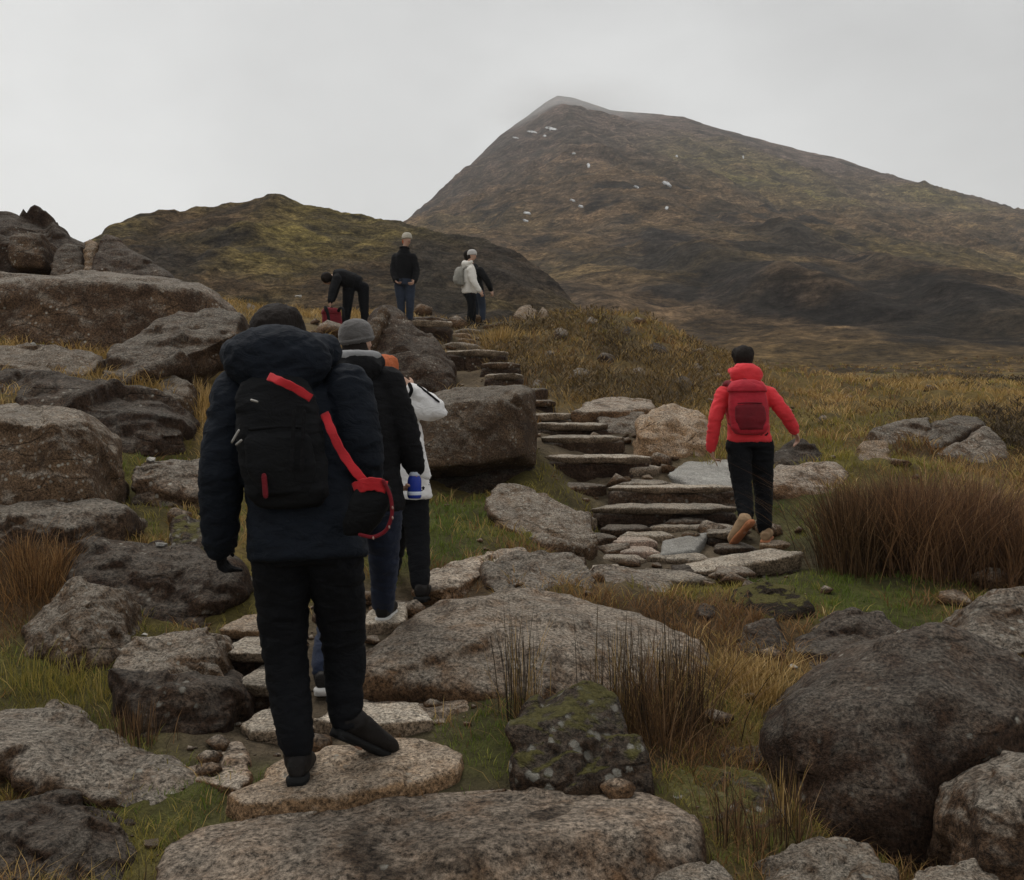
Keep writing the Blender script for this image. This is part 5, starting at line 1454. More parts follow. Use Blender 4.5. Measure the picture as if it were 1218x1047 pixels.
def hand_shape(S, wrist, d, nrm, thumb, L=0.18, curl=0.5):
    """palm and five fingers: d = along the hand, nrm = out of the back of the hand, thumb = towards the thumb side"""
    d = Vector(d).normalized()
    thumb = Vector(thumb); thumb = (thumb - d * thumb.dot(d)).normalized()
    nrm = d.cross(thumb).normalized() if nrm is None else Vector(nrm)
    nrm = (nrm - d * nrm.dot(d) - thumb * nrm.dot(thumb)).normalized()
    w = Vector(wrist)
    palm = w + d * L * 0.27
    S.ell(palm, thumb * L * 0.22, nrm * L * 0.085, d * L * 0.30)
    S.tube([w - d * L * 0.15, w + d * L * 0.08], [L * 0.145, L * 0.15], n=10, flat=(nrm, 0.75))
    for i, (off, fl) in enumerate(((0.15, 0.42), (0.05, 0.47), (-0.05, 0.43), (-0.145, 0.34))):
        p0 = w + d * L * 0.47 + thumb * L * off
        c1 = curl * (0.8 + 0.12 * i)
        d1 = (d * math.cos(c1) - nrm * math.sin(c1)).normalized()
        d2 = (d * math.cos(c1 * 2.1) - nrm * math.sin(c1 * 2.1)).normalized()
        p1 = p0 + d1 * L * fl * 0.45
        p2 = p1 + d2 * L * fl * 0.33
        p3 = p2 + (d2 * 0.8 - nrm * 0.3 * curl).normalized() * L * fl * 0.22
        S.tube([p0 - d * L * 0.08, p0, p1, p2, p3], [L * .052, L * .052, L * .048, L * .043, L * .037], n=8)
    t0 = w + d * L * 0.12 + thumb * L * 0.15
    t1 = t0 + (d * 0.7 + thumb * 0.65 - nrm * 0.25).normalized() * L * 0.2
    t2 = t1 + (d * 0.9 + thumb * 0.15 - nrm * 0.35).normalized() * L * 0.17
    S.tube([t0, t1, t2], [L * .068, L * .056, L * .046], n=8)


def head_shape(S, c, fwd, up, s=1.0):
    """skull, jaw, nose, brow, ears, chin"""
    f = Vector(fwd).normalized(); u = Vector(up).normalized(); r = f.cross(u).normalized(); u = r.cross(f).normalized()
    c = Vector(c)
    S.ell(c + u * .018 * s - f * .008 * s, r * .074 * s, f * .094 * s, u * .094 * s)
    S.ell(c - u * .045 * s + f * .030 * s, r * .054 * s, f * .058 * s, u * .066 * s)
    S.ell(c - u * .092 * s + f * .062 * s, r * .024 * s, f * .022 * s, u * .018 * s, 10, 6)
    S.tube([c + u * .012 * s + f * .080 * s, c - u * .028 * s + f * .108 * s], [.010 * s, .016 * s], 8)
    S.tube([c + u * .026 * s + f * .078 * s - r * .035 * s, c + u * .028 * s + f * .088 * s, c + u * .026 * s + f * .078 * s + r * .035 * s], [.012 * s] * 3, 8)
    for k in (-1, 1):
        S.ell(c + r * k * .076 * s - u * .005 * s - f * .008 * s, r * .010 * s, f * .018 * s, u * .032 * s, 10, 6)
    return f, u, r


def person(spec):
    """spec holds joints as pixels with depth; a = the image-left side, b = the image-right side"""
    J = {k: (W(*v) if isinstance(v, tuple) else v) for k, v in spec['j'].items()}
    sc = spec.get('s', 1.0)
    fwd = Vector(spec['fwd']).normalized()
    vox = spec.get('vox', 0.012)
    feet = [J['hea'], J['heb']]
    org = Vector(((feet[0].x + feet[1].x) / 2, (feet[0].y + feet[1].y) / 2, min(f.z for f in feet)))
    root = empty('person', org)
    tag(root, spec['label'], 'person', 'walkers')
    lat = (J['shb'] - J['sha']).normalized()
    up = (J['neck'] - J['pel']).normalized()
    front = spec.get('front')
    front = Vector(front).normalized() if front else (fwd - up * fwd.dot(up)).normalized()
    front = (front - lat * front.dot(lat)).normalized()
    hw = (J['shb'] - J['sha']).length / 2
    M_ = spec['mat']
    bulk = spec.get('bulk', 1.0)

    # body: one continuous skin under the clothes
    S = Shape()
    hf, hu, hr = head_shape(S, J['head'], spec.get('look', fwd), spec.get('hup', up), sc)
    S.tube([J['neck'] - up * .05, J['neck'] + (J['head'] - J['neck']) * .6], [.055 * sc, .052 * sc])
    S.loft([(J['pel'] - up * .06, lat * .13 * sc, front * .095 * sc), (J['pel'].lerp(J['neck'], .35), lat * .115 * sc, front * .085 * sc), (J['pel'].lerp(J['neck'], .72), lat * .14 * sc, front * .10 * sc), (J['pel'].lerp(J['neck'], .92), lat * .10 * sc, front * .07 * sc)])
    for s in 'ab':
        S.tube([J['sh' + s], J['el' + s], J['wr' + s]], [.042 * sc, .036 * sc, .026 * sc], 10)
        S.tube([J['hip' + s], J['kn' + s], J['an' + s]], [.065 * sc, .046 * sc, .034 * sc], 10)
        S.tube([J['an' + s], J['he' + s] * .5 + J['to' + s] * .5], [.034 * sc, .030 * sc], 10)
    body = S.mesh('body', org)
    body = remesh(body, vox * 1.25, 2)
    # hands at a finer grain, joined into the same body
    H = Shape()
    for s in 'ab':
        if ('ha' + s) in J and not spec.get('glove'):
            hand_shape(H, J['wr' + s], J['ha' + s] - J['wr' + s], spec.get('hn' + s, (lat if s == 'b' else -lat)), spec.get('th' + s, front), .18 * sc, spec.get('curl', .5))
    if H.v:
        hm_ = remesh(H.mesh('hand', org), max(.0045, vox * .36), 1)
        bm = bmesh.new(); bm.from_mesh(body); bm.from_mesh(hm_)
        bm.to_mesh(body); bm.free(); bpy.data.meshes.remove(hm_)
        body.polygons.foreach_set('use_smooth', np.ones(len(body.polygons), dtype=bool))
    body_o = link('body', body, M['skin'], root)
    if spec.get('face'):
        for k in (-1, 1):
            E = Shape(); E.ell(J['head'] + hu * .010 * sc + hf * .078 * sc + hr * k * .032 * sc, hr * .013 * sc, hf * .012 * sc, hu * .008 * sc, 8, 6)
            E.build('eye', M['eye'], root, org, raw=True)
        E = Shape(); E.tube([J['head'] - hu * .058 * sc + hf * .082 * sc - hr * .022 * sc, J['head'] - hu * .060 * sc + hf * .092 * sc, J['head'] - hu * .058 * sc + hf * .082 * sc + hr * .022 * sc], [.006 * sc] * 3, 8)
        E.build('mouth', M['lip'], root, org, raw=True)
    if spec.get('glove'):
        for s in 'ab':
            if ('ha' + s) in J:
                G = Shape()
                hand_shape(G, J['wr' + s], J['ha' + s] - J['wr' + s], spec.get('hn' + s, (lat if s == 'b' else -lat)), spec.get('th' + s, front), .175 * sc, .85)
                G.build('glove', M[spec['glove']], root, org, .005, 1)

    # trousers
    T = Shape()
    T.loft([(J['pel'] + up * .10 * sc, lat * .150 * sc, front * .115 * sc), (J['pel'], lat * .172 * sc, front * .135 * sc), (J['pel'] - up * .10 * sc, lat * .150 * sc, front * .125 * sc)])
    lg = spec.get('leg', 1.0)
    for s in 'ab':
        T.tube([J['hip' + s], J['kn' + s], J['an' + s].lerp(J['kn' + s], .04)], [.100 * sc * lg, .074 * sc * lg, .056 * sc * lg], 16)
    T.build('trousers', M[M_['trousers']], root, org, vox, 1, .012 * sc, 9, 3)

    # jacket
    K = Shape()
    hem = spec.get('hem', 0.06)
    hp = J['pel'] - up * hem
    w0 = spec.get('hemw', .185) * sc * bulk
    K.loft([(hp, lat * w0, front * .145 * sc * bulk), (J['pel'].lerp(J['neck'], .22), lat * .172 * sc * bulk, front * .14 * sc * bulk), (J['pel'].lerp(J['neck'], .55), lat * .185 * sc * bulk, front * .145 * sc * bulk),
            (J['pel'].lerp(J['neck'], .80), lat * max(.16 * sc, hw * .92), front * .13 * sc * bulk), (J['pel'].lerp(J['neck'], .94), lat * hw * .62, front * .10 * sc * bulk), (J['neck'] + up * .02, lat * .075 * sc, front * .08 * sc)])
    ab = bulk * spec.get('arm', 1.0)
    for s in 'ab':
        K.tube([J['sh' + s] - up * .01, J['el' + s], J['wr' + s]], [.080 * sc * ab, .066 * sc * ab, .050 * sc * ab], 16)
    jk = K.build('jacket', M[M_['jacket']], root, org, vox, 1, .013 * sc * bulk, 7, 7)

    # collar or hood lying on the shoulders
    if spec.get('hood'):
        hm = spec['hood']
        D = Shape()
        hs = hm.get('s', 1.0) * sc
        c = J['neck'] + up * hm.get('up', .03) - front * hm.get('back', .06)
        rim = []
        for i in range(15):
            t = -math.pi * 1.15 + 2 * math.pi * 1.15 * i / 14
            rim.append(c + front * (.06 * hs + math.cos(t) * .09 * hs * -1) * 1.0 + lat * math.sin(t) * .125 * hs + up * (.02 * hs - .03 * hs * math.cos(t)))
        D.tube(rim, [(.045 if not hm.get('drape') else .022) * hs] * 15, 10)
        D.ell(c - front * .03 * hs - up * .02 * hs, lat * .145 * hs, front * .085 * hs, up * .095 * hs)
        D.ell(c - front * .045 * hs - up * .075 * hs, lat * .085 * hs, front * .06 * hs, up * .075 * hs)
        if hm.get('drape'):
            D.loft([(c + up * .075 * hs + front * .02 * hs, lat * .080 * hs, front * .07 * hs), (c + up * .02 * hs, lat * .105 * hs, front * .08 * hs), (c - up * .07 * hs - front * .05 * hs, lat * .095 * hs, front * .05 * hs), (c - up * .14 * hs - front * .07 * hs, lat * .05 * hs, front * .03 * hs), (c - up * .17 * hs - front * .07 * hs, lat * .015 * hs, front * .015 * hs)], 16, 2.0)
        D.build('hood', M[hm.get('mat', M_['jacket'])], root, org, vox, 4, .009 * hs, 12, 9)
    if spec.get('collar'):
        D = Shape()
        cm = spec['collar']
        c = J['neck'] + up * cm.get('up', .03)
        ring = [c + lat * math.cos(t) * cm.get('r', .085) * sc + front * math.sin(t) * cm.get('r', .085) * sc for t in [2 * math.pi * i / 16 for i in range(17)]]
        D.tube(ring, [cm.get('w', .035) * sc] * 17, 10)
        D.build('collar', M[cm['mat']], root, org, vox, 2, .004, 20, 4)

    # hair or hat
    hd = spec.get('hair')
    if hd:
        D = Shape()
        c = J['head']
        hs_ = hd.get('s', 1.0) if not spec.get('hat') else .84
        D.ell(c + hu * .026 * sc - hf * .016 * sc, hr * .086 * sc * hs_, hf * .100 * sc * hs_, hu * .098 * sc * (hs_ * .5 + .5))
        for kk in range(0 if spec.get('hat') else 7):
            tk = kk * 0.9 + 0.4
            D.ell(c + hu * (.03 + .03 * math.sin(tk * 2.3)) * sc + hr * math.cos(tk) * .060 * sc * hs_ - hf * abs(math.sin(tk)) * .065 * sc * hs_, hr * .038 * sc, hf * .038 * sc, hu * .055 * sc, 10, 7)
        if hd.get('long'):
            D.ell(c - hu * .06 * sc - hf * .055 * sc, hr * .075 * sc, hf * .05 * sc, hu * .11 * sc)
        else:
            D.ell(c - hu * .035 * sc - hf * .045 * sc, hr * .070 * sc, hf * .055 * sc, hu * .06 * sc)
        D.build('hair', M[hd['mat']], root, org, min(vox, .008), 1, .006, 34, 5)
    ht = spec.get('hat')
    if ht:
        D = Shape()
        c = J['head']
        D.loft([(c + hu * .005 * sc, hr * .088 * sc, hf * .105 * sc), (c + hu * .055 * sc, hr * .090 * sc, hf * .107 * sc), (c + hu * .095 * sc, hr * .078 * sc, hf * .092 * sc), (c + hu * .122 * sc, hr * .050 * sc, hf * .06 * sc), (c + hu * .132 * sc, hr * .012 * sc, hf * .014 * sc)], 20, 2.0)
        h_o = D.build('knitted_hat', M[ht['mat']], root, org, min(vox, .009), 2, .003, 30, 6)
        D = Shape()
        D.tube([c + hu * .022 * sc + hr * math.cos(t) * .086 * sc + hf * math.sin(t) * .103 * sc for t in [2 * math.pi * i / 18 for i in range(19)]], [.011 * sc] * 19, 8)
        D.build('brim', M[ht['mat']], h_o, org, min(vox, .007), 1)

    # footwear
    ft = spec['foot']
    for s in 'ab':
        he, to, an = J['he' + s], J['to' + s], J['an' + s]
        d = (to - he).normalized()
        rt = d.cross(Vector((0, 0, 1))).normalized()
        nu = rt.cross(d).normalized()
        if nu.z < 0: nu = -nu
        L = .285 * sc
        Bt = Shape()
        Bt.loft([(he - d * .012 + nu * .045, rt * .028, nu * .035), (he + d * .03 + nu * .05, rt * .040, nu * .046), (he + d * .10 + nu * .055, rt * .042, nu * .050), (he + d * .17 + nu * .045, rt * .048, nu * .040), (he + d * .225 + nu * .040, rt * .049, nu * .036), (he + d * .265 + nu * .036, rt * .042, nu * .032), (he + d * .288 + nu * .030, rt * .028, nu * .024)], 16)
        Bt.tube([he + d * .055 + nu * .06, an.lerp(J['kn' + s], .10)], [.050 * sc, .052 * sc])
        bo = Bt.build(ft.get('name', 'boot'), M[ft['mat']], root, org, max(.007, vox * .7), 2, .002, 30, 4)
        So = Shape()
        So.loft([(he - d * .018 + nu * -.002, rt * .030, d * .0 + nu * .016), (he + d * .02, rt * .043, nu * .018), (he + d * .10, rt * .040, nu * .016), (he + d * .18, rt * .051, nu * .017), (he + d * .245, rt * .050, nu * .016), (he + d * .282, rt * .040, nu * .015), (he + d * .300, rt * .024, nu * .012)], 14, 3.0)
        So.loft([(he - d * .014 - nu * .012, rt * .034, nu * .010), (he + d * .03 - nu * .012, rt * .040, nu * .010), (he + d * .075 - nu * .012, rt * .037, nu * .009)], 12, 3.5)
        So.build('sole', M[ft['sole']], bo, org, raw=True)
    return root, J, dict(lat=lat, up=up, front=front, org=org)


def backpack(label, fr, c, size, mats, parts, name='backpack', group='rucksacks'):
    """worn or standing rucksack: c = centre of the side against the back, size = (width, depth, height)"""
    lat, up, bk = fr['lat'], fr['up'], -fr['front']
    w, dp, h = size
    org = c - up * h / 2
    root = empty(name, org)
    tag(root, label, 'backpack', group)
    S = Shape()
    S.loft([(c - up * h * .50 + bk * dp * .42, lat * w * .36, bk * dp * .34), (c - up * h * .40 + bk * dp * .5, lat * w * .47, bk * dp * .5), (c + bk * dp * .52, lat * w * .5, bk * dp * .52), (c + up * h * .30 + bk * dp * .46, lat * w * .46, bk * dp * .44), (c + up * h * .44 + bk * dp * .38, lat * w * .38, bk * dp * .32), (c + up * h * .50 + bk * dp * .32, lat * w * .24, bk * dp * .2)], 20, 2.5 if 'soft' in parts else 3.0)
    S.build('main_bag', M[mats[0]], root, org, .011, 3, .012 if 'soft' in parts else .006, 7, 11)
    if 'pocket' in parts:
        S = Shape()
        S.loft([(c - up * h * .42 + bk * dp * .85, lat * w * .30, bk * dp * .2), (c - up * h * .22 + bk * dp * .98, lat * w * .40, bk * dp * .24), (c - up * h * .0 + bk * dp * .95, lat * w * .38, bk * dp * .2), (c + up * h * .08 + bk * dp * .85, lat * w * .30, bk * dp * .12)], 18, 3.0)
        po = S.build('front_pocket', M[mats[1]], root, org, .010, 2, .004, 12, 12)
        S = Shape()
        S.tube([c + up * h * .075 + bk * dp * 1.0 - lat * w * .3, c + up * h * .085 + bk * dp * 1.06, c + up * h * .075 + bk * dp * 1.0 + lat * w * .3], [.006] * 3, 8)
        S.build('zip', M[mats[2]], po, org, raw=True)
    if 'lid' in parts:
        S = Shape()
        S.loft([(c + up * h * .30 + bk * dp * .52, lat * w * .50, bk * dp * .56), (c + up * h * .40 + bk * dp * .48, lat * w * .48, bk * dp * .52), (c + up * h * .50 + bk * dp * .38, lat * w * .38, bk * dp * .36), (c + up * h * .54 + bk * dp * .34, lat * w * .2, bk * dp * .18)], 18, 3.0)
        S.build('lid', M[mats[0]], root, org, .011, 4, .011 if 'soft' in parts else .006, 8, 14)
    S = Shape()
    S.tube([c + up * h * .50 + bk * dp * .18 - lat * .035, c + up * h * .57 + bk * dp * .15, c + up * h * .50 + bk * dp * .18 + lat * .035], [.009] * 3, 8)
    S.build('grab_handle', M[mats[2]], root, org, raw=True)
    for k in (-1, 1):
        S = Shape()
        x = lat * k * w * .30
        S.tube([c + up * h * .40 + x - bk * -.01, c + up * (h * .52) + x * 1.25 - bk * .06, c + up * (h * .48) + x * 1.4 - bk * .17, c + up * (h * .1) + x * 1.25 - bk * .20, c - up * (h * .25) + x * 1.2 - bk * .12, c - up * h * .36 + x * 1.1 - bk * .0], [.026] * 6, 10, flat=(bk, .55))
        S.build('shoulder_strap', M[mats[2]], root, org, raw=True)
    return root, org


# the walker in the navy jacket, seen from behind, nearest
navy, JN, FN = person(dict(
    label='walker in navy jacket and black trousers climbing nearest the camera', fwd=(0.05, 1, 0.12), front=(0.05, 1, -0.1), s=1.03, bulk=1.06, arm=1.04, vox=.011, leg=1.02, hem=.085, hemw=.195,
    j=dict(head=(334, 404, 3.78), neck=(336, 436, 3.70), sha=(283, 463, 3.66), shb=(412, 458, 3.68), ela=(262, 566, 3.60), wra=(262, 648, 3.70), haa=(266, 690, 3.76), elb=(432, 548, 3.62), wrb=(430, 590, 3.88), hab=(424, 596, 4.0),
           pel=(364, 636, 3.64), hipa=(334, 652, 3.64), hipb=(396, 652, 3.64), kna=(338, 778, 3.72), ana=(354, 890, 3.62), hea=(353, 929, 3.56), toa=(362, 914, 3.82), knb=(410, 772, 3.82), anb=(411, 858, 3.76), heb=(403, 872, 3.72), tob=(454, 896, 3.86)),
    mat=dict(jacket='navy', trousers='trouser'), glove='black', tha=(0.1, 0.9, 0), hood=dict(s=1.30, up=.030, back=.06), hair=dict(mat='hairdark', s=1.16), foot=dict(mat='boot', sole='sole'), look=(0.1, 1, 0.05)))
bp, bo = backpack('black rucksack with red straps on the navy jacket walker', FN, W(338, 526, 3.55), (.30, .13, .47), ('packblack', 'packblack', 'black'), ('pocket', 'soft'))
lat, up, bk = FN['lat'], FN['up'], -FN['front']
S = Shape(); S.ribbon([W(320, 448, 3.42), W(332, 453, 3.375), W(350, 461, 3.365), W(370, 474, 3.39)], .030, bk, .008); S.build('red_top_strap', M['strapred'], bp, bo, raw=True)
S = Shape(); S.ribbon([W(386, 492, 3.52), W(394, 512, 3.455), W(404, 534, 3.43), W(420, 558, 3.41), W(440, 580, 3.41)], .032, bk, .008); S.build('red_side_strap', M['strapred'], bp, bo, raw=True)
S = Shape(); S.loft([(W(424, 636, 3.46), lat * .045, bk * .035), (W(430, 622, 3.45), lat * .065, bk * .05), (W(440, 600, 3.44), lat * .072, bk * .055), (W(444, 582, 3.44), lat * .062, bk * .045), (W(445, 574, 3.44), lat * .04, bk * .03)], 18, 2.6)
hpk = S.build('hip_pocket', M['packblack'], bp, bo, .009, 2, .004, 14, 3)
S = Shape(); S.ribbon([W(422, 582, 3.43), W(432, 577, 3.39), W(446, 575, 3.385), W(459, 580, 3.41)], .046, bk, .012); S.build('red_flap', M['strapred'], hpk, bo, raw=True)
S = Shape(); S.tube([W(456, 572, 3.39), W(465, 590, 3.40), W(467, 612, 3.40), W(460, 632, 3.41), W(444, 640, 3.41), W(428, 636, 3.41)], [.007] * 6, 8); S.build('red_piping', M['packredark'], hpk, bo, raw=True)
for i, (a, b_) in enumerate([(467, 604), (467, 616), (463, 627), (444, 640)]):
    S = Shape(); S.ell(W(a, b_, 3.385), lat * .0035, bk * .0035, up * .006, 8, 6); S.build('pale_stitch', M['bead'], hpk, bo, raw=True)
for a, b_, c_, d_ in ((299, 476, 306, 478), (276, 526, 284, 512), (281, 529, 287, 524)):
    S = Shape(); S.tube([W(a, b_, 3.375), W(c_, d_, 3.375)], [.0045, .0045], 8); S.build('buckle', M['metal'], bp, bo, raw=True)
S = Shape(); S.tube([W(314, 566, 3.375), W(316, 590, 3.37)], [.010, .010], 8, flat=(bk, .4)); S.build('red_tab', M['packredark'], bp, bo, raw=True)
for a in (350, 362):
    S = Shape(); S.tube([W(a, 490, 3.36), W(a - 3, 560, 3.355)], [.008, .008], 8, flat=(bk, .4)); S.build('webbing', M['black'], bp, bo, raw=True)

# the walker with the grey knitted hat
hat, JH, FH = person(dict(
    label='walker in grey knitted hat and black jacket behind the navy walker', fwd=(0.25, 1, 0.2), s=.98, bulk=1.0, vox=.013, hem=.07,
    j=dict(head=(425, 409, 5.10), neck=(424, 436, 5.02), sha=(393, 452, 5.0), shb=(460, 450, 5.03), ela=(384, 516, 4.95), wra=(390, 570, 5.05), haa=(392, 590, 5.1), elb=(482, 508, 5.0), wrb=(493, 556, 5.05), hab=(494, 576, 5.05),
           pel=(437, 590, 5.0), hipa=(420, 604, 4.98), hipb=(455, 602, 5.02), kna=(402, 712, 4.86), ana=(384, 800, 4.58), hea=(383, 822, 4.52), toa=(392, 812, 4.76), knb=(457, 668, 5.2), anb=(456, 724, 5.36), heb=(454, 738, 5.30), tob=(464, 728, 5.55)),
    mat=dict(jacket='black', trousers='jeans'), hat=dict(mat='greyknit'), hair=dict(mat='hairdark'), hood=dict(s=.9, up=.0, back=.045), collar=dict(mat='greycollar', up=.045, r=.106, w=.030), foot=dict(mat='boot', sole='whitesole'), curl=.85, thb=(-0.3, 1, 0)))
root = empty('water_bottle', W(493, 593, 5.04))
tag(root, 'blue bottle with a pale cap carried by the knitted hat walker', 'bottle')
bz = W(493, 593, 5.04)
S = Shape(); S.loft([(bz + Vector((0, 0, z)), Vector((r, 0, 0)), Vector((0, r, 0))) for z, r in ((0, .030), (.01, .036), (.09, .036), (.105, .033), (.125, .020), (.13, .018))], 20, 2.0); S.build('bottle_body', M['bottle'], root, root.location, raw=True)
S = Shape(); S.loft([(bz + Vector((0, 0, z)), Vector((r, 0, 0)), Vector((0, r, 0))) for z, r in ((.115, .026), (.12, .030), (.155, .030), (.162, .024))], 20, 2.0); S.build('bottle_cap', M['cap'], root, root.location, raw=True)
S = Shape(); S.loft([(bz + Vector((0, 0, z)), Vector((r, 0, 0)), Vector((0, r, 0))) for z, r in ((.018, .0365), (.02, .0372), (.034, .0372), (.036, .0365))], 20, 2.0); S.build('bottle_band', M['cap'], root, root.location, raw=True)

# the walker in the white jacket with a raised arm
wj, JW, FW = person(dict(
    label='walker in white jacket raising one arm, half hidden by the knitted hat walker', fwd=(-0.1, 1, 0.1), s=.95, bulk=.95, vox=.014, hem=.08,
    j=dict(head=(459, 444, 6.25), neck=(463, 468, 6.2), sha=(441, 480, 6.2), shb=(484, 480, 6.2), ela=(430, 520, 6.2), wra=(436, 556, 6.25), haa=(438, 575, 6.3), elb=(529, 492, 6.10), wrb=(490, 464, 6.16), hab=(472, 448, 6.18),
           pel=(480, 578, 6.2), hipa=(470, 588, 6.2), hipb=(491, 588, 6.2), kna=(470, 644, 6.35), ana=(462, 690, 6.55), hea=(461, 702, 6.48), toa=(466, 696, 6.74), knb=(497, 642, 6.15), anb=(500, 698, 5.98), heb=(499, 713, 5.92), tob=(508, 710, 6.16)),
    mat=dict(jacket='white', trousers='trouser'), hair=dict(mat='hairauburn', long=True), foot=dict(mat='boot', sole='sole'), curl=.6, thb=(0.5, 0.3, 0.8), hnb=(0.2, -1, 0.3)))
S = Shape(); S.tube([W(487, 457, 6.09), W(490, 464, 6.07), W(487, 471, 6.09)], [.012] * 3, 10); S.build('cuff', M['black'], wj, FW['org'], raw=True)
S = Shape(); S.tube([W(497, 458, 6.13), W(511, 469, 6.09), W(522, 478, 6.06)], [.007] * 3, 10); S.build('sleeve_stripe', M['black'], wj, FW['org'], raw=True)
S = Shape(); S.loft([(W(496, 520, 6.08), Vector((.035, 0, 0)), Vector((0, .03, 0))), (W(500, 545, 6.08), Vector((.042, 0, 0)), Vector((0, .03, 0))), (W(506, 566, 6.08), Vector((.04, 0, 0)), Vector((0, .02, 0))), (W(509, 571, 6.08), Vector((.02, 0, 0)), Vector((0, .012, 0)))], 14, 2.2); S.build('jacket_flap', M['white'], wj, FW['org'], .012, 2)

# the walker in red
rd, JR, FR = person(dict(
    label='walker in bright red hooded jacket with black leggings on the right', fwd=(0.12, 1, 0.06), front=(0.1, 1, -0.05), s=.96, bulk=.98, vox=.012, hem=.05, leg=1.06, hemw=.19,
    j=dict(head=(884, 428, 8.28), neck=(886, 448, 8.22), sha=(860, 467, 8.2), shb=(913, 467, 8.2), ela=(850, 500, 8.14), wra=(846, 533, 8.22), haa=(849, 552, 8.26), elb=(933, 490, 8.12), wrb=(945, 512, 8.2), hab=(951, 527, 8.24),
           pel=(891, 519, 8.2), hipa=(878, 528, 8.2), hipb=(905, 528, 8.2), kna=(883, 582, 8.14), ana=(888, 616, 7.96), hea=(893, 621, 7.86), toa=(876, 642, 8.0), knb=(908, 580, 8.3), anb=(909, 630, 8.18), heb=(910, 645, 8.13), tob=(914, 638, 8.4)),
    mat=dict(jacket='red', trousers='trouser'), hair=dict(mat='hairdark'), hood=dict(s=.98, up=.03, back=.03, drape=True), arm=.84, foot=dict(mat='tanboot', sole='orangesole'), curl=.55))
backpack('crimson rucksack worn over the red hooded jacket', FR, W(888, 486, 8.10), (.32, .12, .43), ('packred', 'packredark', 'packredark'), ('pocket', 'lid'))

# the four far walkers at the top of the steps
st, JS, FS = person(dict(
    label='walker in dark jacket, jeans and beige hat standing on the stone ledge', fwd=(0.55, -0.75, 0), s=.93, bulk=.92, vox=.02, hem=.03, leg=.95,
    j=dict(head=(484, 285, 17), neck=(481, 297.5, 17), sha=(471, 305, 17.05), shb=(491, 305, 16.95), ela=(467, 322, 17.02), wra=(471, 335, 16.88), haa=(475, 338, 16.8), elb=(496, 322, 16.95), wrb=(493, 335, 16.8), hab=(489, 338, 16.72),
           pel=(481, 334, 17), hipa=(475, 338, 17.02), hipb=(488, 338, 16.98), kna=(477, 361, 16.97), ana=(478, 382, 17.02), hea=(477, 386.5, 17.06), toa=(482, 387, 16.85), knb=(488, 361, 16.95), anb=(487, 382, 17.0), heb=(486, 386.5, 17.03), tob=(492, 387, 16.83)),
    mat=dict(jacket='black', trousers='bluejeans'), hat=dict(mat='beigeknit'), hair=dict(mat='hairauburn'), collar=dict(mat='black', r=.075, w=.03), foot=dict(mat='boot', sole='sole'), face=True, look=(0.6, -0.8, 0)))
fw, JF, FF = person(dict(
    label='walker in white padded jacket and pale hat at the top of the steps', fwd=(0.9, 0.35, 0), s=.93, bulk=1.08, vox=.022, hem=.03,
    j=dict(head=(561.5, 304, 20), neck=(557, 314.5, 20), sha=(553.5, 320, 20.15), shb=(560, 320, 19.82), ela=(560, 334, 20.25), wra=(569, 345, 20.15), haa=(574, 350, 20.1), elb=(563, 335, 19.72), wrb=(570, 346, 19.72), hab=(574, 351, 19.72),
           pel=(558.5, 347, 20), hipa=(558, 350, 20.09), hipb=(560, 350, 19.91), kna=(563, 368, 20.1), ana=(562, 385, 20.08), hea=(560.5, 389.5, 20.05), toa=(573, 389.5, 20.12), knb=(561, 368, 19.9), anb=(557, 385, 19.9), heb=(555.5, 389.5, 19.88), tob=(566, 390, 19.98)),
    mat=dict(jacket='offwhite', trousers='trouser'), hat=dict(mat='paleknit'), hair=dict(mat='hairdark'), hood=dict(s=.85, up=.02, back=.05), foot=dict(mat='boot', sole='sole'), face=True, look=(1, -0.25, 0)))
backpack('small grey rucksack on the white padded jacket', FF, W(550, 329, 19.95), (.30, .15, .38), ('greypack', 'greypack', 'greypack'), ('pocket',))
cp, JC, FC = person(dict(
    label='walker in black jacket and jeans half hidden behind the white padded jacket', fwd=(0.7, 0.6, 0), s=.93, vox=.022, hem=.03,
    j=dict(head=(557, 304.5, 20.75), neck=(562, 315, 20.75), sha=(558, 321, 20.9), shb=(571, 321, 20.6), ela=(566, 335, 20.95), wra=(572, 345, 20.95), haa=(574, 350, 20.95), elb=(580, 335, 20.5), wrb=(584, 345, 20.6), hab=(586, 351, 20.6),
           pel=(567, 346, 20.75), hipa=(564, 349, 20.85), hipb=(571, 349, 20.65), kna=(566, 366, 20.85), ana=(564, 383, 20.8), hea=(563, 387.5, 20.78), toa=(572, 387, 20.95), knb=(574, 366, 20.7), anb=(574, 383, 20.6), heb=(573, 387.5, 20.56), tob=(582, 387, 20.75)),
    mat=dict(jacket='black', trousers='bluejeans'), hair=dict(mat='hairdark'), foot=dict(mat='boot', sole='sole')))
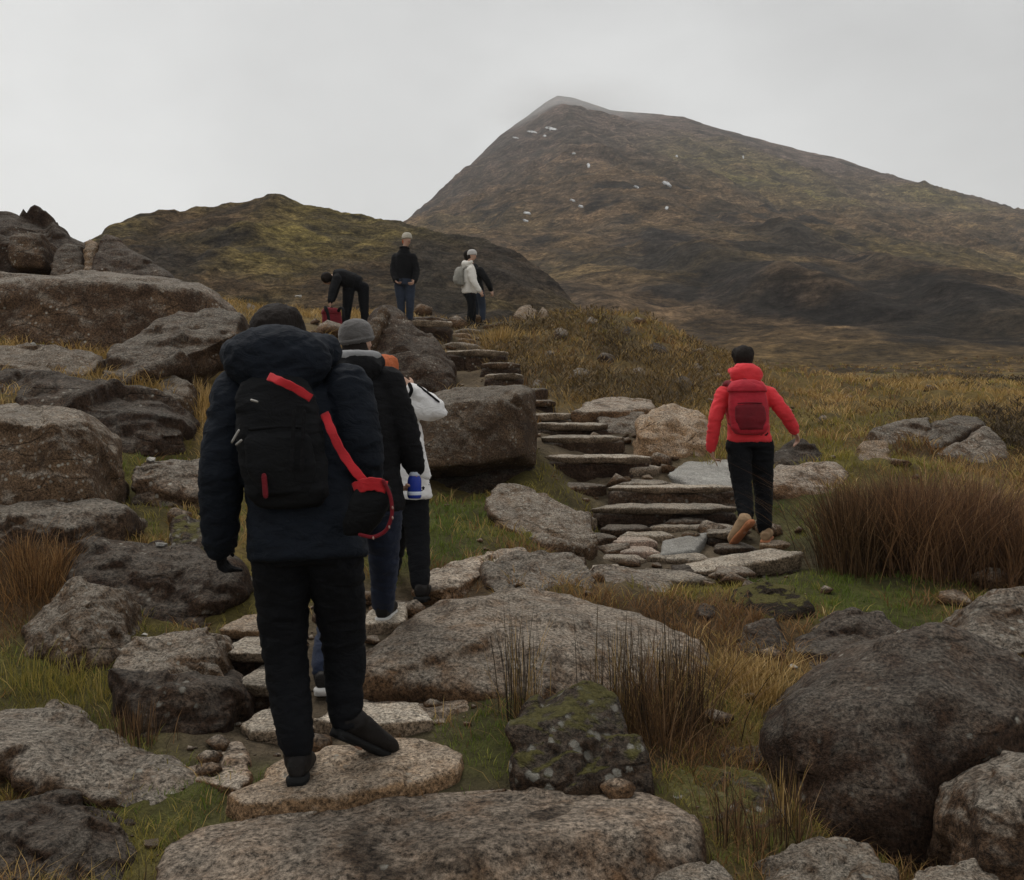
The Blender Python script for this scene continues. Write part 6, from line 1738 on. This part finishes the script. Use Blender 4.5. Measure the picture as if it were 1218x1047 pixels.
bd, JB, FB = person(dict(
    label='walker in black bending low over a red rucksack', fwd=(-0.6, 0.8, 0), front=(-0.2, 0.3, -0.9), s=.95, vox=.02, hem=.0,
    j=dict(head=(389, 332, 16.7), neck=(398, 327, 16.8), sha=(400, 331, 16.65), shb=(405, 326, 17.0), ela=(396, 344, 16.55), wra=(393, 358, 16.45), haa=(392, 366, 16.45), elb=(400, 341, 17.05), wrb=(396, 356, 16.95), hab=(394, 365, 16.9),
           pel=(423, 336, 17), hipa=(415, 342, 16.95), hipb=(432, 342, 17.05), kna=(413, 365, 16.92), ana=(411, 386, 16.98), hea=(412, 390.5, 17.0), toa=(405, 389, 17.2), knb=(433, 365, 17.05), anb=(435, 386, 17.05), heb=(436, 390.5, 17.03), tob=(430, 389, 17.25)),
    mat=dict(jacket='black', trousers='trouser'), hair=dict(mat='hairdark'), foot=dict(mat='boot', sole='sole'), look=(-0.7, 0.2, -0.7), leg=1.08))
backpack('dark red rucksack lying on the ground by the bending walker', dict(lat=Vector((.9, .4, 0)), up=Vector((-.15, .1, 1)).normalized(), front=Vector((.4, -.9, 0)).normalized()), W(397, 383, 16.3), (.34, .18, .46), ('packredark', 'packredark', 'black'), ('pocket', 'lid'))


# ------------------------------------------------------------------ snow lying on the mountain
MBVH = BVHTree.FromPolygons([tuple(v.co) for v in mme.vertices], [tuple(p.vertices) for p in mme.polygons])
SNOW = [(655, 153, 18, 4.5, 'long bright snow streak just below the misty summit'), (633, 157, 15, 3, 'thin snow streak left of the streak below the summit'), (613, 164, 9, 2.5, 'faint snow fleck on the steep left edge of the mountain'), (648, 162, 6, 3, 'small snow dot under the bright summit streak'), (683, 183, 6, 3, 'small lone snow dot right below the summit'), (700, 197, 5, 8, 'short upright snow sliver below the lone snow dot'),
        (793, 219, 13, 7, 'largest slanting snow patch in the middle of the flank'), (793, 248, 6, 6, 'round snow dot below the largest slanting patch'), (681, 239, 8, 3, 'upper of two snow flecks on the lower flank'), (691, 246, 8, 3, 'lower of two snow flecks on the lower flank'), (627, 254, 12, 3, 'upper pale snow streak low on the left flank'), (625, 263, 9, 3, 'lower pale snow streak low on the left flank'), (757, 223, 8, 2.5, 'thin snow line left of the largest patch'), (884, 187, 3, 7, 'narrow upright snow sliver on the right shoulder'), (805, 186, 4, 4, 'tiny snow dot high on the right of the summit')]
sm, snt, sb = new_mat('old_snow')
sv = obj_vec(snt, False)
snt.links.new(ramp(snt, noise(snt, sv, 0.5, 4, 0.6), [(0.3, (0.30, 0.30, 0.305)), (0.7, (0.58, 0.58, 0.58))]), sb.inputs['Base Color'])
sb.inputs['Roughness'].default_value = 0.7
for i, (px, py, w, h, lab) in enumerate(SNOW):
    r = random.Random(i)
    ring = []
    mid = None
    for k in range(15):
        if k == 14:
            q = (px, py)
        else:
            t = 2 * math.pi * k / 14
            a = r.uniform(0.55, 1.1)
            q = (px + math.cos(t) * w * 0.45 * a, py + math.sin(t) * h * 0.36 * a + (math.cos(t) * h * 0.3 if w > 7 else 0))
        dr = (W(q[0], q[1], 1.0) - Vector((0, 0, CAMZ))).normalized()
        hit = MBVH.ray_cast(Vector((0, 0, CAMZ)), dr, 3000)
        if hit[0] is None or hit[3] > 900:
            continue
        if k == 14: mid = hit[0]
        else: ring.append(hit[0])
    if mid is None or len(ring) < 6:
        continue
    dm = mid.y
    ring = [p for p in ring if abs(p.y - dm) < 60]
    nn = Vector((0, -0.6, 0.8))
    vs = [tuple(p - mid + nn * 0.1) for p in ring] + [tuple((p - mid) * 0.8 + nn * 0.35) for p in ring] + [tuple(nn * 0.4)] + [tuple(p - mid - nn * 1.5) for p in ring]
    n = len(ring)
    fs = []
    for k in range(n):
        j = (k + 1) % n
        fs += [(k, j, n + j, n + k), (n + k, n + j, 2 * n), (2 * n + 1 + k, 2 * n + 1 + j, j, k)]
    me = bpy.data.meshes.new('snow_patch')
    me.from_pydata(vs, [], fs)
    tag(link('snow_patch', me, sm, None, mid), lab, 'snow', 'snow patches on the mountain')

# ------------------------------------------------------------------ air


def volume_mat(name, density, col=(0.93, 0.94, 0.95), local=None):
    m = bpy.data.materials.new(name)
    m.use_nodes = True
    nt = m.node_tree
    nt.nodes.clear()
    out = nt.nodes.new('ShaderNodeOutputMaterial')
    pv = nt.nodes.new('ShaderNodeVolumePrincipled')
    pv.inputs['Color'].default_value = (*col, 1)
    pv.inputs['Density'].default_value = density
    pv.inputs['Anisotropy'].default_value = 0.0
    nt.links.new(pv.outputs[0], out.inputs['Volume'])
    if local:
        tc = nt.nodes.new('ShaderNodeTexCoord')
        ln = nt.nodes.new('ShaderNodeVectorMath'); ln.operation = 'LENGTH'
        nt.links.new(tc.outputs['Object'], ln.inputs[0])
        no_ = noise(nt, tc.outputs['Object'], 1.6, 4, 0.6)
        s = math_n(nt, 'SUBTRACT', 1.0, ln.outputs['Value'])
        s = math_n(nt, 'ADD', s, math_n(nt, 'MULTIPLY', math_n(nt, 'SUBTRACT', no_, 0.5), 0.7))
        s = math_n(nt, 'MAXIMUM', s, 0.0)
        s = math_n(nt, 'MULTIPLY', s, density)
        nt.links.new(s, pv.inputs['Density'])
    return m


bm = bmesh.new()
bmesh.ops.create_cube(bm, size=1.0)
hz = bpy.data.meshes.new('haze')
bm.to_mesh(hz); bm.free()
ztop = float(MZ.max()) + 6
zbot = min(float(MZ.min()), float(GZF.min()), float(HZ.min())) - 1.0
co = get_co(hz)
co = co * np.array([1700, 1480, ztop - zbot]) + np.array([100, 610, (ztop + zbot) / 2])
set_co(hz, co)
tag(link('haze', hz, volume_mat('haze_air', 0.00028, (0.97, 0.975, 0.98))), 'thin grey haze filling the valley and veiling the mountain', 'haze', kind='stuff')

bm = bmesh.new()
bmesh.ops.create_icosphere(bm, subdivisions=4, radius=1.0)
ms = bpy.data.meshes.new('summit_mist')
bm.to_mesh(ms); bm.free()
so = link('summit_mist', ms, volume_mat('mist_air', 0.016, (1, 1, 1), local=True))
pk = W(676, 126, 655)
so.location = pk
so.scale = (74, 50, 19)
tag(so, 'soft cloud drifting over the pointed summit', 'mist', kind='stuff')
